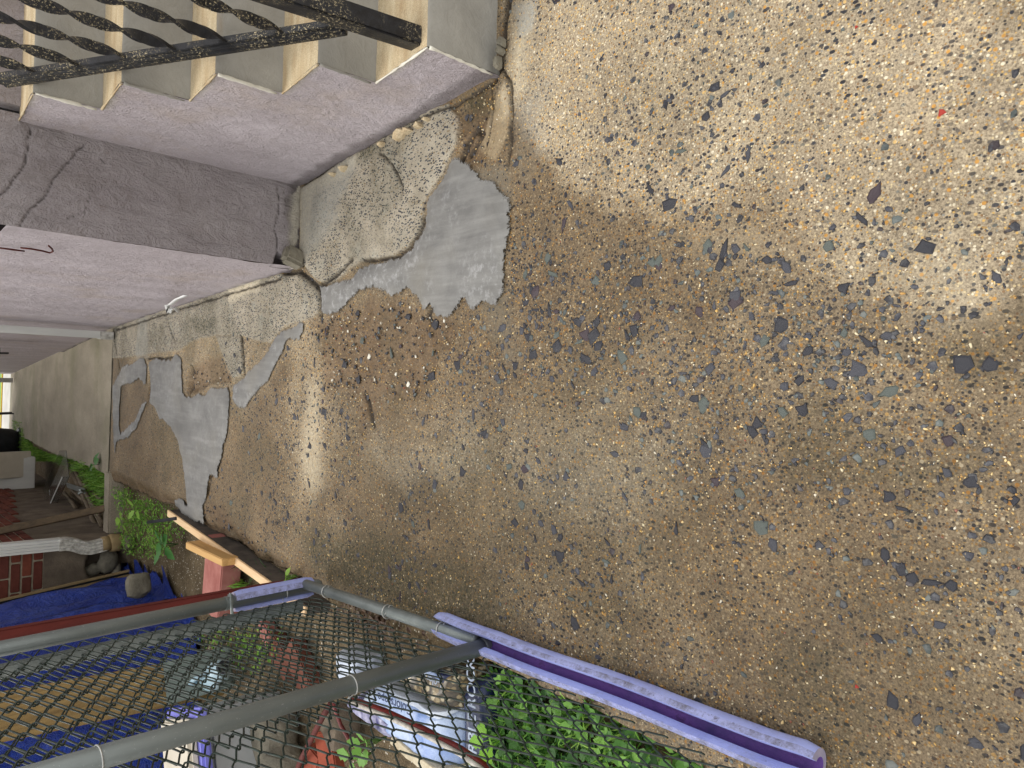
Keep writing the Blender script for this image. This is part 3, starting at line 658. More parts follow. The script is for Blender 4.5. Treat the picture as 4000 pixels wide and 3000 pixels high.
# pale and slate rubble standing out of the broken part
def dens_rub(x, y):
    Q = np.stack([x, y], 1)
    return np.maximum.reduce([stain(Q, [(1215, 1265), (1400, 1180), (1640, 1190), (1760, 1300), (1640, 1520), (1460, 1650), (1400, 1580), (1280, 1500)], .05, 41, .14, 9),
        .8 * stain(Q, [(1790, 450), (1890, 380), (1930, 500), (1880, 640), (1800, 650)], .04, 42, .06, 9), .7 * stain(Q, [(735, 1440), (905, 1400), (905, 1500), (735, 1540)], .03, 44, .05, 9)])
rx_, ry_ = scatter(900, 1.8, 5.2, lambda x, y: dens_rub(x, y) * 1.0, 8)
many('broken_rubble', rx_, ry_, zat(rx_, ry_) - .004, np.clip(rng.lognormal(math.log(.007), .5, len(rx_)), .003, .02), 'slate_chips', 6, [.5, .8, .4])
kx, ky = rx_[::9], ry_[::9]
many('pale_rubble', kx + .012, ky + .01, zat(kx, ky) - .002, np.clip(rng.lognormal(math.log(.008), .4, len(kx)), .004, .016), 'white_edge', 6, [.5, .8, .4])
vs, fs = stone_mesh(7, .75, 77)
for (X, Y), s_ in (((3680, 440), .012), ((3345, 2683), .007), ((3345, 105), .006)):
    me = bpy.data.meshes.new('stone'); me.from_pydata(vs, [], fs); me.materials.append(M['red_stone']); me.update()
    o = bpy.data.objects.new('stone', me); C.objects.link(o); o.parent = walk; p = G(X, Y); o.location = (p.x, p.y, zat(p.x, p.y)[0]); o.scale = (s_, s_, .006); o['label'] = 'small red stone set in the tan concrete'
# chips of mortar along the foot of the stairs
for i, (X, Y) in enumerate([(1300, 690), (1340, 668), (1560, 540), (1590, 525), (1635, 498), (1665, 480), (1490, 575), (1945, 255), (1952, 215), (1960, 180)]):
    p = G(X, Y, .02); mb = MB(); s_ = [.022, .03, .05, .04, .03, .025, .03, .035, .03, .025][i]
    vs2, fs2 = stone_mesh(6, .55, 90 + i, .5); a_ = 1.65 if i < 7 else .3
    mb.add([(v[0] * s_ * math.cos(a_) - v[1] * s_ * math.sin(a_) + p.x + .012, v[0] * s_ * math.sin(a_) + v[1] * s_ * math.cos(a_) + p.y, v[2] * .03 + p.z) for v in vs2], fs2)
    mb.build('mortar_chip', 'tread_cement' if i < 7 else 'rock', walk)

# --- far slab, falling away towards the street
yf = np.concatenate([np.arange(6.36, 8.5, .02), np.arange(8.5, 16.75, .07)]); uf = np.linspace(0, 1, 70)
fu, fy_ = np.meshgrid(uf, yf); fu = fu.ravel(); fy_ = fy_.ravel()
xlf = np.interp(fy_, [6.3, 8.5, 10.4, 13, 16.8], [-.83, -.93, -1.03, -1.1, -1.28]) + .04 * (fbm(fy_, fy_ * 0, 4, 3, 6) - .5)
fx_ = xlf + fu * (.6 - .047 * (fy_ - 3.2) - xlf)
fz_ = -SL * (fy_ - SL0) + .006 * (fbm(fx_, fy_, 2, 4, 8) - .5) + .004 * (fbm(fx_, fy_, 25, 4, 18) - .5)
k = np.exp(-((fy_ - 7.05 - .12 * (fbm(fx_, fy_ * 0, 4, 3, 2) - .5)) / .07) ** 2); fz_ -= k * .03 * fbm(fx_, fy_, 20, 4, 19)
far = grid_mesh('far_walkway', np.stack([fx_, fy_, fz_], 1), len(uf), len(yf), 'weathered_concrete'); props(far, kind='structure')
mb = MB(); mb.box((.1, 6.375, -.13), (1.9, .02, .24)); mb.build('slab_end', 'weathered_concrete', far)
mb = MB(); mb.box((-1.06, 6.36, -.075), (.5, .16, .16), rotz(.03), .012); smooth_angle(mb.build('kerb_stone', 'weathered_concrete', far))
# street beyond the passage
zf = zs(16.8)
mb = MB(); mb.box((-1, 17.25, zf - .09), (30, 1.0, .16)); props(mb.build('sidewalk', 'pale_sidewalk'), kind='structure')
mb = MB(); mb.box((-1, 17.80, zf - .08), (30, .07, .17)); props(mb.build('kerb', 'yellow_paint'), kind='structure')
mb = MB(); mb.box((-1, 37.85, zf - .12), (80, 40, .2)); props(mb.build('lawn', 'leaf_lawn'), kind='structure')

# ================================================================== STAIRS
SN = Vector((-.0863, 1, 0)).normalized()           # direction the stairs climb
def sx(y): return 1.03 - .0863 * (y - 1.76)
prof = [(1.78, 0), (1.80, .277), (2.085, .268), (2.10, .482), (2.355, .472), (2.372, .70), (2.612, .69), (2.625, .912), (2.875, .902), (2.893, 1.115)]
stair = thing('staircase', 'painted concrete stairs with lilac side wall and tan treads', 'stairs', (1.03, 1.78, 0))
yg = np.unique(np.concatenate([np.arange(1.79, 3.2, .011)] + [[p[0] - .0005, p[0] + .0005] for p in prof]))
top = np.interp(yg, [p[0] for p in prof] + [3.3], [p[1] for p in prof] + [1.105]); nz_ = 90
tt = np.linspace(0, 1, nz_); YY, TT = np.meshgrid(yg, tt); ZZ = (np.tile(top, (nz_, 1)) + .05) * TT - .05
yv, zv = YY.ravel(), ZZ.ravel()
dep = .010 * (fbm(yv, zv, 5, 4, 3) - .5) + .004 * (fbm(yv + zv * .5, zv - yv * .5, 26, 4, 4) - .5)
tb = np.tile(top, nz_)
edge = np.clip(1 - (tb - zv) / .03, 0, 1) * fbm(yv, zv, 18, 4, 7)
Pst = np.stack([sx(yv) - dep + .0, yv, zv], 1)
dirt_s = (1 - sstep(.0, .05, zv - .03 + .05 * (fbm(yv, zv, 14, 4, 9) - .5))) * .55
grid_mesh('side_wall', Pst, len(yg), nz_, 'lilac_stucco', dict(dirt=dirt_s, flake=np.clip(edge * 1.1 * (fbm(yv, zv, 8, 3, 11) > .45), 0, .9)), parent=stair, flip=True)
ZT = [0, .275, .48, .70, .912, 1.115]; YR = [1.785, 2.092, 2.363, 2.618, 2.884, 3.17]
for i in range(5):
    y0, y1, z0, z1 = YR[i], YR[i + 1], ZT[i], ZT[i + 1]
    mb = MB(); xr_ = 2.3; nx = 60
    def strip(pts, mode):
        # pts: list of (y offset, z) swept along x with wobble
        xs_ = np.concatenate([np.linspace(.004, .5, nx), [.8, 1.3]]); mb.mode = mode; vs = []; fs = []
        for j, (yo, z) in enumerate(pts):
            for q in xs_:
                wob = .004 * (float(fbm(q, yo * 3 + z * 2, 9, 3, i)) - .5)
                vs.append((sx(yo) + q, yo + wob - .0863 * 0, z + wob * .6))
        n_ = len(xs_)
        for j in range(len(pts) - 1):
            for q in range(n_ - 1): fs.append((j * n_ + q, j * n_ + q + 1, (j + 1) * n_ + q + 1, (j + 1) * n_ + q))
        mb.add(vs, fs)
    strip([(y0, z0 - .02 if i else -.05), (y0 + .004, z0 + (z1 - z0) * .5), (y0 + .006, z1 - .014), (y0 + .012, z1 - .003)], 0)
    strip([(y0 + .012, z1 - .003), (y0 + .03, z1), (y0 + .12, z1 - .003), (y1 + .01, z1 - .008)], 1)
    smooth_angle(mb.build('step', ['riser_cement', 'tread_cement'], stair), 50)
    # whitish crumbled paint edge on the side of each step
    mb = MB(); path = []
    for q in np.linspace(0, 1, 14): path.append((sx(y0) - .001, y0 + .004, z0 + .01 + (z1 - z0 - .02) * q))
    mb.tube(path, [.003 + .005 * random.random() for _ in path], 6); mb.build('edge_mortar', 'riser_cement' if i % 2 else 'white_edge', stair, True)
    mb = MB(); path = [(sx(y0 + (y1 - y0) * q) - .001, y0 + .01 + (y1 - y0 - .02) * q, z1 - .004) for q in np.linspace(0, 1, 14)]
    mb.tube(path, [.002 + .004 * random.random() for _ in path], 6); mb.build('edge_mortar', 'white_edge' if i == 0 else 'tread_cement', stair, True)

# railing
rail = thing('stair_railing', 'black iron railing with twisted balusters on the concrete stairs', 'railing', (1.12, 1.92, .27))
def SP(X, Y, off=.052):
    r = ray(X, Y); t = (1.03 + .0863 * 1.76 + off) / (r[0] + .0863 * r[1]); return Vector(np.array([0, 0, H]) + r * t)
n0, n1 = SP(1590, 138), SP(1158, -3); nd0 = (n1 - n0).normalized()
mb = MB(); beam(mb, n0 - nd0 * .05, n0 + nd0 * .95, .062, .062, 0, .006); smooth_angle(mb.build('newel_post', 'black_iron', rail))
n2 = Vector((sx(3.25) + .06, 3.26, 1.06)); mb = MB(); beam(mb, n2, n2 + Vector((0, 0, .95)), .05, .05, 0, .005); smooth_angle(mb.build('newel_post', 'black_iron', rail))
ra, rb = SP(1337, 97), SP(0, 308); rd = (rb - ra)
mb = MB(); beam(mb, ra, rb, .040, .018, 0, .003)
beam(mb, ra + Vector((0, 0, .014)), rb + Vector((0, 0, .014)), .022, .014, 0, .002); beam(mb, ra - Vector((.0, 0, .015)), rb - Vector((.0, 0, .015)), .050, .018, 0, .003)
smooth_angle(mb.build('bottom_rail', 'black_iron', rail))
mb = MB(); beam(mb, ra + Vector((0, 0, .72)), rb + Vector((0, 0, .72)), .045, .03, 0, .008); smooth_angle(mb.build('top_rail', 'black_iron', rail))
for k, (X, Y) in enumerate([(1095, 98), (877, 138), (678, 172), (488, 209), (307, 241), (136, 268), (-20, 300)]):
    b0 = SP(X, Y); b0 = ra + rd * ((b0 - ra).dot(rd) / rd.dot(rd)); mb = MB(); vs = []; fs = []; nseg = 64
    for j in range(nseg + 1):
        t = j / nseg; a_ = 0.5 + 2 * math.pi * 2.6 * t; wd = .017 * (1 if t > .05 else .35 + 13 * t); p = b0 + Vector((0, 0, .012 + .7 * t))
        c_, s_ = math.cos(a_), math.sin(a_)
        for (u_, v_) in ((1, .34), (-1, .34), (-1, -.34), (1, -.34)):
            vs.append(p + Vector(((u_ * c_ - v_ * s_) * wd, (u_ * s_ + v_ * c_) * wd, 0)))
        if j:
            for e in range(4): fs.append(((j - 1) * 4 + e, (j - 1) * 4 + (e + 1) % 4, j * 4 + (e + 1) % 4, j * 4 + e))
    mb.add(vs, fs); smooth_angle(mb.build('baluster', 'black_iron', rail), 50)

# ================================================================== PORCH (right house)
porch = thing('porch', 'lilac stucco porch base with cracked shade-darkened front beside the stairs', 'porch', (.47, 3.16, 0))
def wall_panel(name, p0, p1, z0f, z1, mat, parent, res=.012, cracks=(), holes=(), dirt=.06, seed=0, relief_=.012, zres=None):
    p0, p1 = Vector(p0), Vector(p1); L = (p1 - p0).length; t = (p1 - p0) / L; nrm = Vector((t.y, -t.x, 0))
    us = np.linspace(0, L, max(3, int(L / res))); nv = int((z1 - min(z0f(0), z0f(L))) / (zres or res)); vs_ = np.linspace(0, 1, nv)
    U, T_ = np.meshgrid(us, vs_); base_ = np.array([z0f(u) for u in us]); Z = base_[None, :] + (z1 - base_)[None, :] * T_
    u, z = U.ravel(), Z.ravel(); bz = np.tile(base_, nv)
    d = relief_ * (fbm(u, z, 4, 4, seed) - .5) + .005 * (fbm(u + z, z - u, 20, 4, seed + 1) - .5)
    dr = (1 - sstep(0, dirt, z - bz - .06 + .05 * (fbm(u, z, 15, 4, seed + 2) - .5))) * .6; fl = np.zeros(len(u))
    Q = np.stack([u, z], 1) + .02 * np.stack([fbm(u, z, 16, 3, seed + 4) - .5, fbm(u, z, 16, 3, seed + 5) - .5], 1)
    for pl_, w, dp in cracks:
        dd = segdist(Q, np.array(pl_)); e = np.exp(-(dd / w) ** 2); d -= dp * e; dr = np.maximum(dr, sstep(.5, 1., e) * .6)
    for pl_, dp in holes:
        k_ = sstep(-.006, .012, sdf(Q, np.array(pl_))); d -= dp * k_; dr = np.maximum(dr, k_ * .75)
    fl = np.clip((1 - sstep(.0, .07, z - bz - .03 + .08 * (fbm(u, z, 11, 4, seed + 7) - .5))) * (fbm(u, z, 5, 3, seed + 8) > .5), 0, .8) if relief_ < .02 else fl
    Pp = np.stack([p0.x + t.x * u + nrm.x * d, p0.y + t.y * u + nrm.y * d, z], 1)
    return grid_mesh(name, Pp, len(us), nv, mat, dict(dirt=dr, flake=fl), parent=parent)
c0, c1 = Vector((.515, 3.155, 0)), Vector((.935, 3.175, 0))
def fc(X, Y): p = AY(X, Y, 3.16); return (p.x - c0.x, p.z)
fcr = [([fc(1078, 985), fc(1083, 930), fc(1072, 890), fc(1092, 830), fc(1095, 790), fc(1084, 730)], .0028, .007), ([fc(1118, 900), fc(1112, 850), fc(1120, 800), fc(1110, 740)], .002, .004),
       ([fc(340, 555), fc(280, 620), fc(215, 700), fc(180, 760), fc(120, 820), fc(70, 885)], .0028, .007), ([fc(120, 500), fc(95, 640), fc(40, 730), fc(-30, 780)], .003, .008),
       ([fc(350, 560), fc(415, 640)], .002, .004), ([fc(360, 680), fc(355, 750), fc(330, 830), fc(250, 860)], .002, .004)]
hole = [([fc(1060, 1048), fc(1085, 985), fc(1100, 1000), fc(1150, 1030), fc(1165, 1055)], .07)]
wall_panel('front_wall', c0, c1, lambda u: -.03, 1.17, 'shaded_lilac_stucco', porch, .006, fcr, hole, .05, 3, .012)
e0, e1 = Vector((xwall(9.2) + .0, 9.2, 0)), Vector((.515, 3.155, 0))
wall_panel('side_wall', e0, e1, lambda u: zs(9.2 - u) - .06, 1.14, 'lilac_stucco', porch, .03, [], [], .04, 9, .014, .014)
mb = MB(); mb.box((1.265, 6.27, 1.245), (1.75, 6.0, .20), rotz(.047), .01); mb.build('porch_slab', 'riser_cement', porch)
mb = MB(); mb.box((1.62, 3.20, 1.155), (1.32, .08, .12)); mb.build('top_riser', 'shaded_lilac_stucco', porch)
mb = MB(); p = Vector((.555, 3.12, .045)); mb.box(p, (.085, .07, .10), rotz(.3) @ Matrix.Rotation(.35, 3, 'Y'), .015); smooth_angle(mb.build('corner_stone', 'rock', porch))

# body of the right house beyond and above the porch
house_r = thing('stucco_house', 'stucco house wall standing beyond the porch in the passage', 'house', (2.0, 9.2, 0))
mb = MB(); mb.box((xwall(13) + 1.53, 12.95, 1.9), (3, 7.5, 5.4), rotz(.047)); mb.build('wall', 'lilac_stucco', house_r)
mb = MB(); mb.box((3.3, 6.0, 2.4), (1.8, 6.6, 5.2), rotz(.047)); mb.build('porch_wall', 'lilac_stucco', house_r)

# downspout on the right wall
def flute(mb, path, w, dpt, nrm):
    """rectangular ribbed downspout section swept along a path; nrm = outward direction"""
    nrm = Vector(nrm).normalized(); prof_ = []
    for k in range(13):
        s_ = -1 + 2 * k / 12; prof_.append((s_ * w / 2, dpt / 2 + (.0035 if k % 3 == 0 else -.0015)))
    prof_ += [(w / 2, -dpt / 2), (-w / 2, -dpt / 2)]; n = len(prof_); vs = []; fs = []
    path = [Vector(p) for p in path]
    for i, p in enumerate(path):
        t = (path[min(i + 1, len(path) - 1)] - path[max(i - 1, 0)]).normalized(); sd = t.cross(nrm).normalized(); nn = sd.cross(t)
        for a_, b_ in prof_: vs.append(p + sd * a_ + nn * b_)
        if i:
            for j in range(n): fs.append(((i - 1) * n + j, (i - 1) * n + (j + 1) % n, i * n + (j + 1) % n, i * n + j))
    fs += [tuple(range(n))[::-1], tuple((len(path) - 1) * n + j for j in range(n))]; mb.add(vs, fs)
yb = 6.30; xb = xwall(yb)
ds = thing('downspout', 'white fluted downspout ending above the walkway on the lilac wall', 'downspout', (xb, yb, 0))
mb = MB(); flute(mb, [(xb - .045, yb, .02), (xb - .047, yb + .01, .5), (xb - .047, yb + .015, 1.1), (xb - .047, yb + .015, 3.0)], .085, .05, (-1, 0, 0)); smooth_angle(mb.build('pipe', 'white_aluminium', ds), 25)
mb = MB(); flute(mb, [(xb - .049, yb, .015), (xb - .05, yb + .002, .11)], .092, .054, (-1, 0, 0)); smooth_angle(mb.build('sleeve', 'dusty_white', ds), 25)
mb = MB(); mb.tube([(xb - .074, yb - .005, .09), (xb - .082, yb - .005, .09)], .006, 8); mb.build('screw', 'dark_plastic', ds)
# rusty hook hanging under the porch slab
hk = MB(); hp = [AX(X, Y, .495) for X, Y in [(0, 957), (40, 962), (80, 966), (110, 972)]]; hp = [(p.x - .012, p.y, p.z) for p in hp]
hook = thing('hook', 'dark rusty wire hook hanging on the lilac porch wall', 'hook', hp[0])
mb = MB(); q = Vector(hp[0]); y0h = q.y
L1 = [q + Vector((0, 0, .03)), q + Vector((.0, .001, -.04)), q + Vector((0, .004, -.085))]
mb.tube(L1, [.003, .004, .003], 6); mb.build('link', 'rusty_pipe', hook, True)
pp = [AX(X, Y, .48) for X, Y in [(80, 968), (120, 972), (165, 980), (195, 988), (207, 982), (203, 972), (190, 960)]]
mb = MB(); mb.tube([(p.x, p.y, p.z) for p in pp], .0035, 6); mb.build('wire', 'rusty_pipe', hook, True)
# curled white strip
st = MB(); pts = [AX(X, Y, .39) for X, Y in [(725, 1145), (690, 1152), (665, 1165), (652, 1185), (660, 1210), (668, 1182), (680, 1190), (700, 1205)]]
vs = []; fs = []
for i, p in enumerate(pts):
    p = Vector((p.x - .01 - .012 * (i % 3), p.y - .2 * 0, max(p.z, .012))); w_ = Vector((0, .012, .009))
    vs += [p - w_, p + w_]
    if i: fs.append((2 * i - 2, 2 * i, 2 * i + 1, 2 * i - 1))
st.add(vs, fs); o = st.build('plastic_strip', 'white_strip', None, True); md = o.modifiers.new('solid', 'SOLIDIFY'); md.thickness = .002
props(o, 'curled white plastic strip lying at the foot of the wall', 'strip')
# small spout and far downspout on the right wall
sp = thing('vent_elbow', 'pale vent elbow low on the dark end of the wall', 'vent', (xwall(8.2), 8.2, .35))
mb = MB(); mb.tube([(xwall(8.2) + .02, 8.2, .78), (xwall(8.2) - .07, 8.2, .74), (xwall(8.2) - .1, 8.19, .62), (xwall(8.2) - .1, 8.19, .50)], [.05, .052, .05, .047], 12); mb.build('pipe', 'dusty_white', sp, True)
mb = MB(); mb.tube([(xwall(8.1) - .02, 8.12, .9), (xwall(8.1) - .12, 8.13, .66), (xwall(8.1) - .11, 8.13, .44)], .008, 6); mb.build('cable', 'dark_plastic', sp, True)
fd = thing('far_downspout', 'white downspout at the street end of the passage', 'downspout', (xwall(15.8), 15.8, zs(15.8)))
mb = MB(); flute(mb, [(xwall(15.8) - .12, 15.8, zs(15.8) + .03), (xwall(15.8) - .12, 15.8, 3.2)], .1, .08, (-1, 0, 0)); mb.build('pipe', 'white_aluminium', fd)

# ================================================================== LEFT HOUSE
lh = thing('brick_house', 'red brick house on a brown parged foundation left of the passage', 'house', (-1.29, 6.05, 0))
fx0, fyy = -1.29, 6.05
def lf(X, Y): p = AY(X, Y, fyy); return (p.x - (-4.6), p.z)
hole_l = [([lf(345, 2175), lf(360, 2160), lf(395, 2158), lf(480, 2150), lf(505, 2200), lf(505, 2262), lf(350, 2262), lf(338, 2220)], .12)]
wall_panel('foundation', (-4.6, fyy, 0), (fx0, fyy, 0), lambda u: -.16, .475, 'parging', lh, .016, [], hole_l, .03, 14, .021)
wall_panel('foundation', (fx0, fyy, 0), (xleft(17), 17, 0), lambda u: zs(6.05 + u) - .16, .475, 'parging', lh, .05, [], [], .03, 15, .021, .025)
mb = MB(); mb.box((-2.96, fyy + .024, .55), (3.28, .03, .15)); mb.build('mortar_bed', 'mortar', lh)
# brick courses: individual bricks near the corner, standing a little proud of the mortar
BL, BH = .2, .055; CP = .0675
def brick_mesh(l):
    m_ = MB(); m_.box((0, 0, 0), (l, .05, BH), None, .004); me = bpy.data.meshes.new('brick'); me.from_pydata(m_.v, [], m_.f); me.materials.append(M['brick']); me.update(); return me
bms = [brick_mesh(BL), brick_mesh(BL), brick_mesh(.095)]
def brick(loc, rz, k):
    o = bpy.data.objects.new('brick', bms[k]); C.objects.link(o); o.parent = lh; o.location = Vector(loc) - Vector((-1.29, 6.05, 0)); o.rotation_euler = (random.uniform(-.01, .01), 0, rz + random.uniform(-.008, .008)); return o
nb = 0
for c in range(8):
    z = .478 + BH / 2 + c * CP; x = fx0 - (.0 if c % 2 else .107) - .002
    if c % 2 == 0: brick((fx0 - .0485, fyy - .003 + .025, z), 0, 2); nb += 1
    for k in range(7): brick((x - BL / 2, fyy - .003 + .025 + random.uniform(-.002, .002), z), 0, 0); x -= BL + .0115; nb += 1
mb = MB(); mb.box((-2.96, fyy + .025, .86), (3.28, .033, .5)); mb.build('mortar_wall', 'mortar', lh)
sd_a = math.atan2(1, -.045)
def step_z(y): return .478 - CP * 1.0 * max(0, math.floor((y - 6.3) / .55)) * .95
for c in range(-7, 7):
    z = .478 + BH / 2 + c * CP; y = 6.06 + (.107 if c % 2 else .005)
    k = 0
    while y < 11 and nb < 296:
        if z - BH / 2 >= step_z(y + .1) - .001 and z < .86 - .02 * (y - 6) :
            brick((xleft(y + .1) + (.006 if c >= 0 else .014) - .025 + random.uniform(-.002, .002), y + BL / 2, z), sd_a, 0); nb += 1
        y += BL + .0115
mb = MB()
for c in range(-2, 46):
    for k in range(2):
        pass
mb = MB(); beam(mb, (xleft(6.12) - .03, 6.12, 1.49), (xleft(17) - .03, 17, 1.49), .05, 2.02); mb.build('mortar_wall', 'mortar', lh)
# upper walls: brick far above the picture, one joined part
V = []; mb = MB()
for c in range(8, 30):
    z = .478 + BH / 2 + c * CP
    for (ax, n_) in (('f', 15), ('s', 28)):
        for k in range(n_):
            if ax == 'f': mb.box((fx0 - .1 - k * .2145 - (.1 if c % 2 else 0), fyy + .022, z), (BL, .05, BH))
            else: mb.box((xleft(6.15 + k * .215) - .02, 6.17 + k * .2145 + (.1 if c % 2 else 0), z), (.05, BL, BH))
o = mb.build('upper_bricks', 'brick', lh); o['kind'] = 'stuff'
mb = MB(); mb.box((-2.96, fyy + .075, 1.75), (3.25, .04, 1.4)); mb.build('mortar_wall', 'mortar', lh)
mb = MB(); mb.box((-3.05, 11.5, 2.55), (3.9, 11.4, .1), rotz(.045)); mb.build('roof_edge', 'weathered_concrete', lh)
for X, Y, s_, dy in ((420, 2195, (.18, .10, .14), .03), (455, 2245, (.20, .09, .08), .05), (365, 2225, (.09, .07, .14), .06)):
    p = AY(X, Y, fyy + dy); bm = bmesh.new(); bmesh.ops.create_icosphere(bm, subdivisions=3, radius=.5)
    for v in bm.verts:
        n_ = float(fbm(v.co.x + X, v.co.y + v.co.z * 2 + Y, 2.2, 4, 5)); v.co *= .78 + .5 * n_; v.co = Vector((v.co.x * s_[0], v.co.y * s_[1], v.co.z * s_[2]))
    mb = MB(); bm.verts.index_update(); mb.add([v.co + p for v in bm.verts], [[v.index for v in f.verts] for f in bm.faces]); bm.free(); mb.build('foundation_stone', 'rock', lh, True)

# downspout of the brick house
d2 = thing('corner_downspout', 'white fluted downspout bending into a clay collar at the brick corner', 'downspout', (-1.28, 5.98, 0))
pa = [AY(X, Y, 5.97) for X, Y in [(-500, 2185), (0, 2147), (240, 2124), (260, 2123), (290, 2128), (320, 2138), (350, 2140), (385, 2132), (410, 2124)]]
mb = MB(); flute(mb, pa[:3], .085, .06, (0, -1, 0)); smooth_angle(mb.build('pipe', 'white_aluminium', d2), 25)
mb = MB(); flute(mb, [pa[2] + Vector((0, -.004, .02))] + pa[3:], .09, .066, (0, -1, 0)); smooth_angle(mb.build('elbow', 'dusty_white', d2), 30)
mb = MB(); mb.tube([AY(398, 2126, 5.97), AY(430, 2120, 5.97)], [.056, .058], 14); mb.build('collar', 'clay_collar', d2, True)
mb = MB(); mb.tube([AY(428, 2121, 5.97), AY(432, 2120, 5.97), AY(465, 2119, 5.97), AY(472, 2119, 5.97)], [.062, .068, .066, .062], 14); mb.build('collar', 'clay_collar', d2, True)
mb = MB(); mb.tube([AY(465, 2119, 5.97), AY(520, 2119, 5.97)], [.055, .055], 14); mb.build('drain_pipe', 'weathered_concrete', d2, True)

# ================================================================== FENCE
fence = thing('chain_link_fence', 'galvanized chain link gate frame along the left walkway edge', 'fence', (-.88, 1.72, 0))
def vert_line(a, b, y): return AY(*a, y), AY(*b, y)
nb_, nt_ = AY(1890, 2526, 1.70), AY(250, 3000, 1.70)
nd_ = (nt_ - nb_).normalized(); nt_ = nb_ + nd_ * 1.75
mb = MB(); mb.tube([nb_, nb_ + (nt_ - nb_) * .5, nt_], .0255, 20); mb.build('post', 'galvanized', fence, True)
fb_, ft_ = AY(1215, 2290, 2.80), AY(0, 2535, 2.80)
fd_ = (ft_ - fb_).normalized(); ft_ = fb_ + fd_ * 1.75; fb_ = fb_ - fd_ * .02
mb = MB(); mb.tube([fb_, (fb_ + ft_) / 2, ft_], .0255, 20); mb.build('post', 'galvanized', fence, True)
mb = MB(); g1, g2 = fb_ + Vector((-.055, -.06, .09)), ft_ + Vector((-.055, -.06, 0)); beam(mb, g1, g2, .045, .03, 0, .004); mb.build('tension_bar', 'galvanized', fence)
# bottom rail between the posts
r0, r1 = AY(1862, 2505, 1.73), AY(1195, 2283, 2.78)
mb = MB(); mb.tube([r0, (r0 + r1) / 2 + Vector((0, 0, -.004)), r1], .021, 20); mb.build('bottom_rail', 'galvanized', fence, True)
def cap(p, d, r_, nm):
    mb = MB(); d = -d
    mb.tube([p - d * .012, p - d * .006, p, p + d * .004], [r_ * 1.02, r_ * 1.13, r_ * 1.13, r_ * 1.05], 20)
    mb.tube([p + d * .004, p + d * .016, p + d * .026, p + d * .031], [r_ * 1.04, r_ * 1.0, r_ * .72, r_ * .2], 20); smooth_angle(mb.build(nm, 'galvanized', fence), 50)
    mb = MB(); mb.tube([p - d * .024, p - d * .010], [r_ * 1.015, r_ * 1.02], 20); mb.build('rust_ring', 'rust', fence, True)
cap(nb_, nd_, .0235, 'post_cap'); cap(fb_, fd_, .0235, 'post_cap')
# clamp on the far post
cp = AY(890, 2345, 2.80); cpp = fb_ + fd_ * ((cp - fb_).dot(fd_))
mb = MB(); mb.tube([cpp - fd_ * .012, cpp + fd_ * .012], .027, 18); beam(mb, cpp + Vector((.02, -.02, 0)), cpp + Vector((-.075, -.075, 0)), .02, .004); smooth_angle(mb.build('clamp', 'galvanized', fence), 50)
mb = MB(); mb.tube([cpp + Vector((.045, -.02, .0)), cpp + Vector((-.09, -.06, 0))], .005, 8); mb.tube([cpp + Vector((.03, -.022, 0)), cpp + Vector((.04, -.02, 0))], .01, 6); mb.build('bolt', 'galvanized', fence)
# woven wire: each wire is a zigzag of its own
Wp, Hp, WR = .052, .060, .0026
def wire_mesh(zlo, zhi, name='wire'):
    n_ = int((zhi - zlo) / (Hp / 2)); path = []
    for k in range(n_ + 1):
        sgn = 1 if k % 2 else -1; z = zlo + k * Hp / 2
        path.append(Vector((sgn * .0034, sgn * (Wp / 2 - .004), z - .006)))
        path.append(Vector((0, sgn * (Wp / 2 + .002), z)))
        path.append(Vector((-sgn * .0034, sgn * (Wp / 2 - .004), z + .006)))
    m_ = MB(); m_.tube(path, WR, 5, False); me = bpy.data.meshes.new(name); me.from_pydata([tuple(v) for v in m_.v], [], m_.f); me.materials.append(M['wire_coat'])
    me.polygons.foreach_set('use_smooth', [True] * len(me.polygons)); me.update(); return me
wm = wire_mesh(0, 1.55)
ffx = lambda y: np.interp(y, [0, 1.7, 2.8], [nb_.x - .035, nb_.x - .035, fb_.x - .035])
def hang(y0, y1, dx, dz, z0f):
    y = y0; kk = 0
    while y < y1:
        o = bpy.data.objects.new('wire', wm); C.objects.link(o); o.parent = fence
        o.location = Vector((ffx(y) + dx, y, z0f(y) + (Hp / 2 if kk % 2 else 0) + dz)) - W[fence.name]; kk += 1
        o.rotation_euler = (random.uniform(-.004, .004), random.uniform(-.006, .006), random.uniform(-.05, .05)); y += Wp
hang(.42, 2.74, 0., 0., lambda y: .015 if y < 1.72 else .075)
hang(1.75, 2.76, -.035, .017, lambda y: .05)          # the gate carries a second layer of wire
def tie(c, axis, rr, tail):
    axis = axis.normalized(); a_ = axis.cross(Vector((0, 0, 1)) if abs(axis.z) < .9 else Vector((0, 1, 0))).normalized(); b_ = axis.cross(a_)
    pts = [c + axis * (.018 * (t - .5)) + (a_ * math.cos(t * 6.8) + b_ * math.sin(t * 6.8)) * rr for t in np.linspace(0, 1, 22)]
    pts = [pts[0] + Vector(tail)] + pts + [pts[-1] + Vector(tail) * .7]
    mb = MB(); mb.tube(pts, .0021, 6); mb.build('wire_tie', 'wire_metal', fence, True)
for t in (.16, .45, .84): tie(r0 + (r1 - r0) * t, r1 - r0, .0245, (-.03, .0, .02))
for X, Y in ((1370, 2690), (380, 2960)): p = AY(X, Y, 1.70); tie(nb_ + nd_ * ((p - nb_).dot(nd_)), nd_, .0265, (-.02, .02, 0))
for X, Y in ((1108, 2310),): p = AY(X, Y, 2.8); tie(fb_ + fd_ * ((p - fb_).dot(fd_)), fd_, .0265, (-.05, -.02, 0))

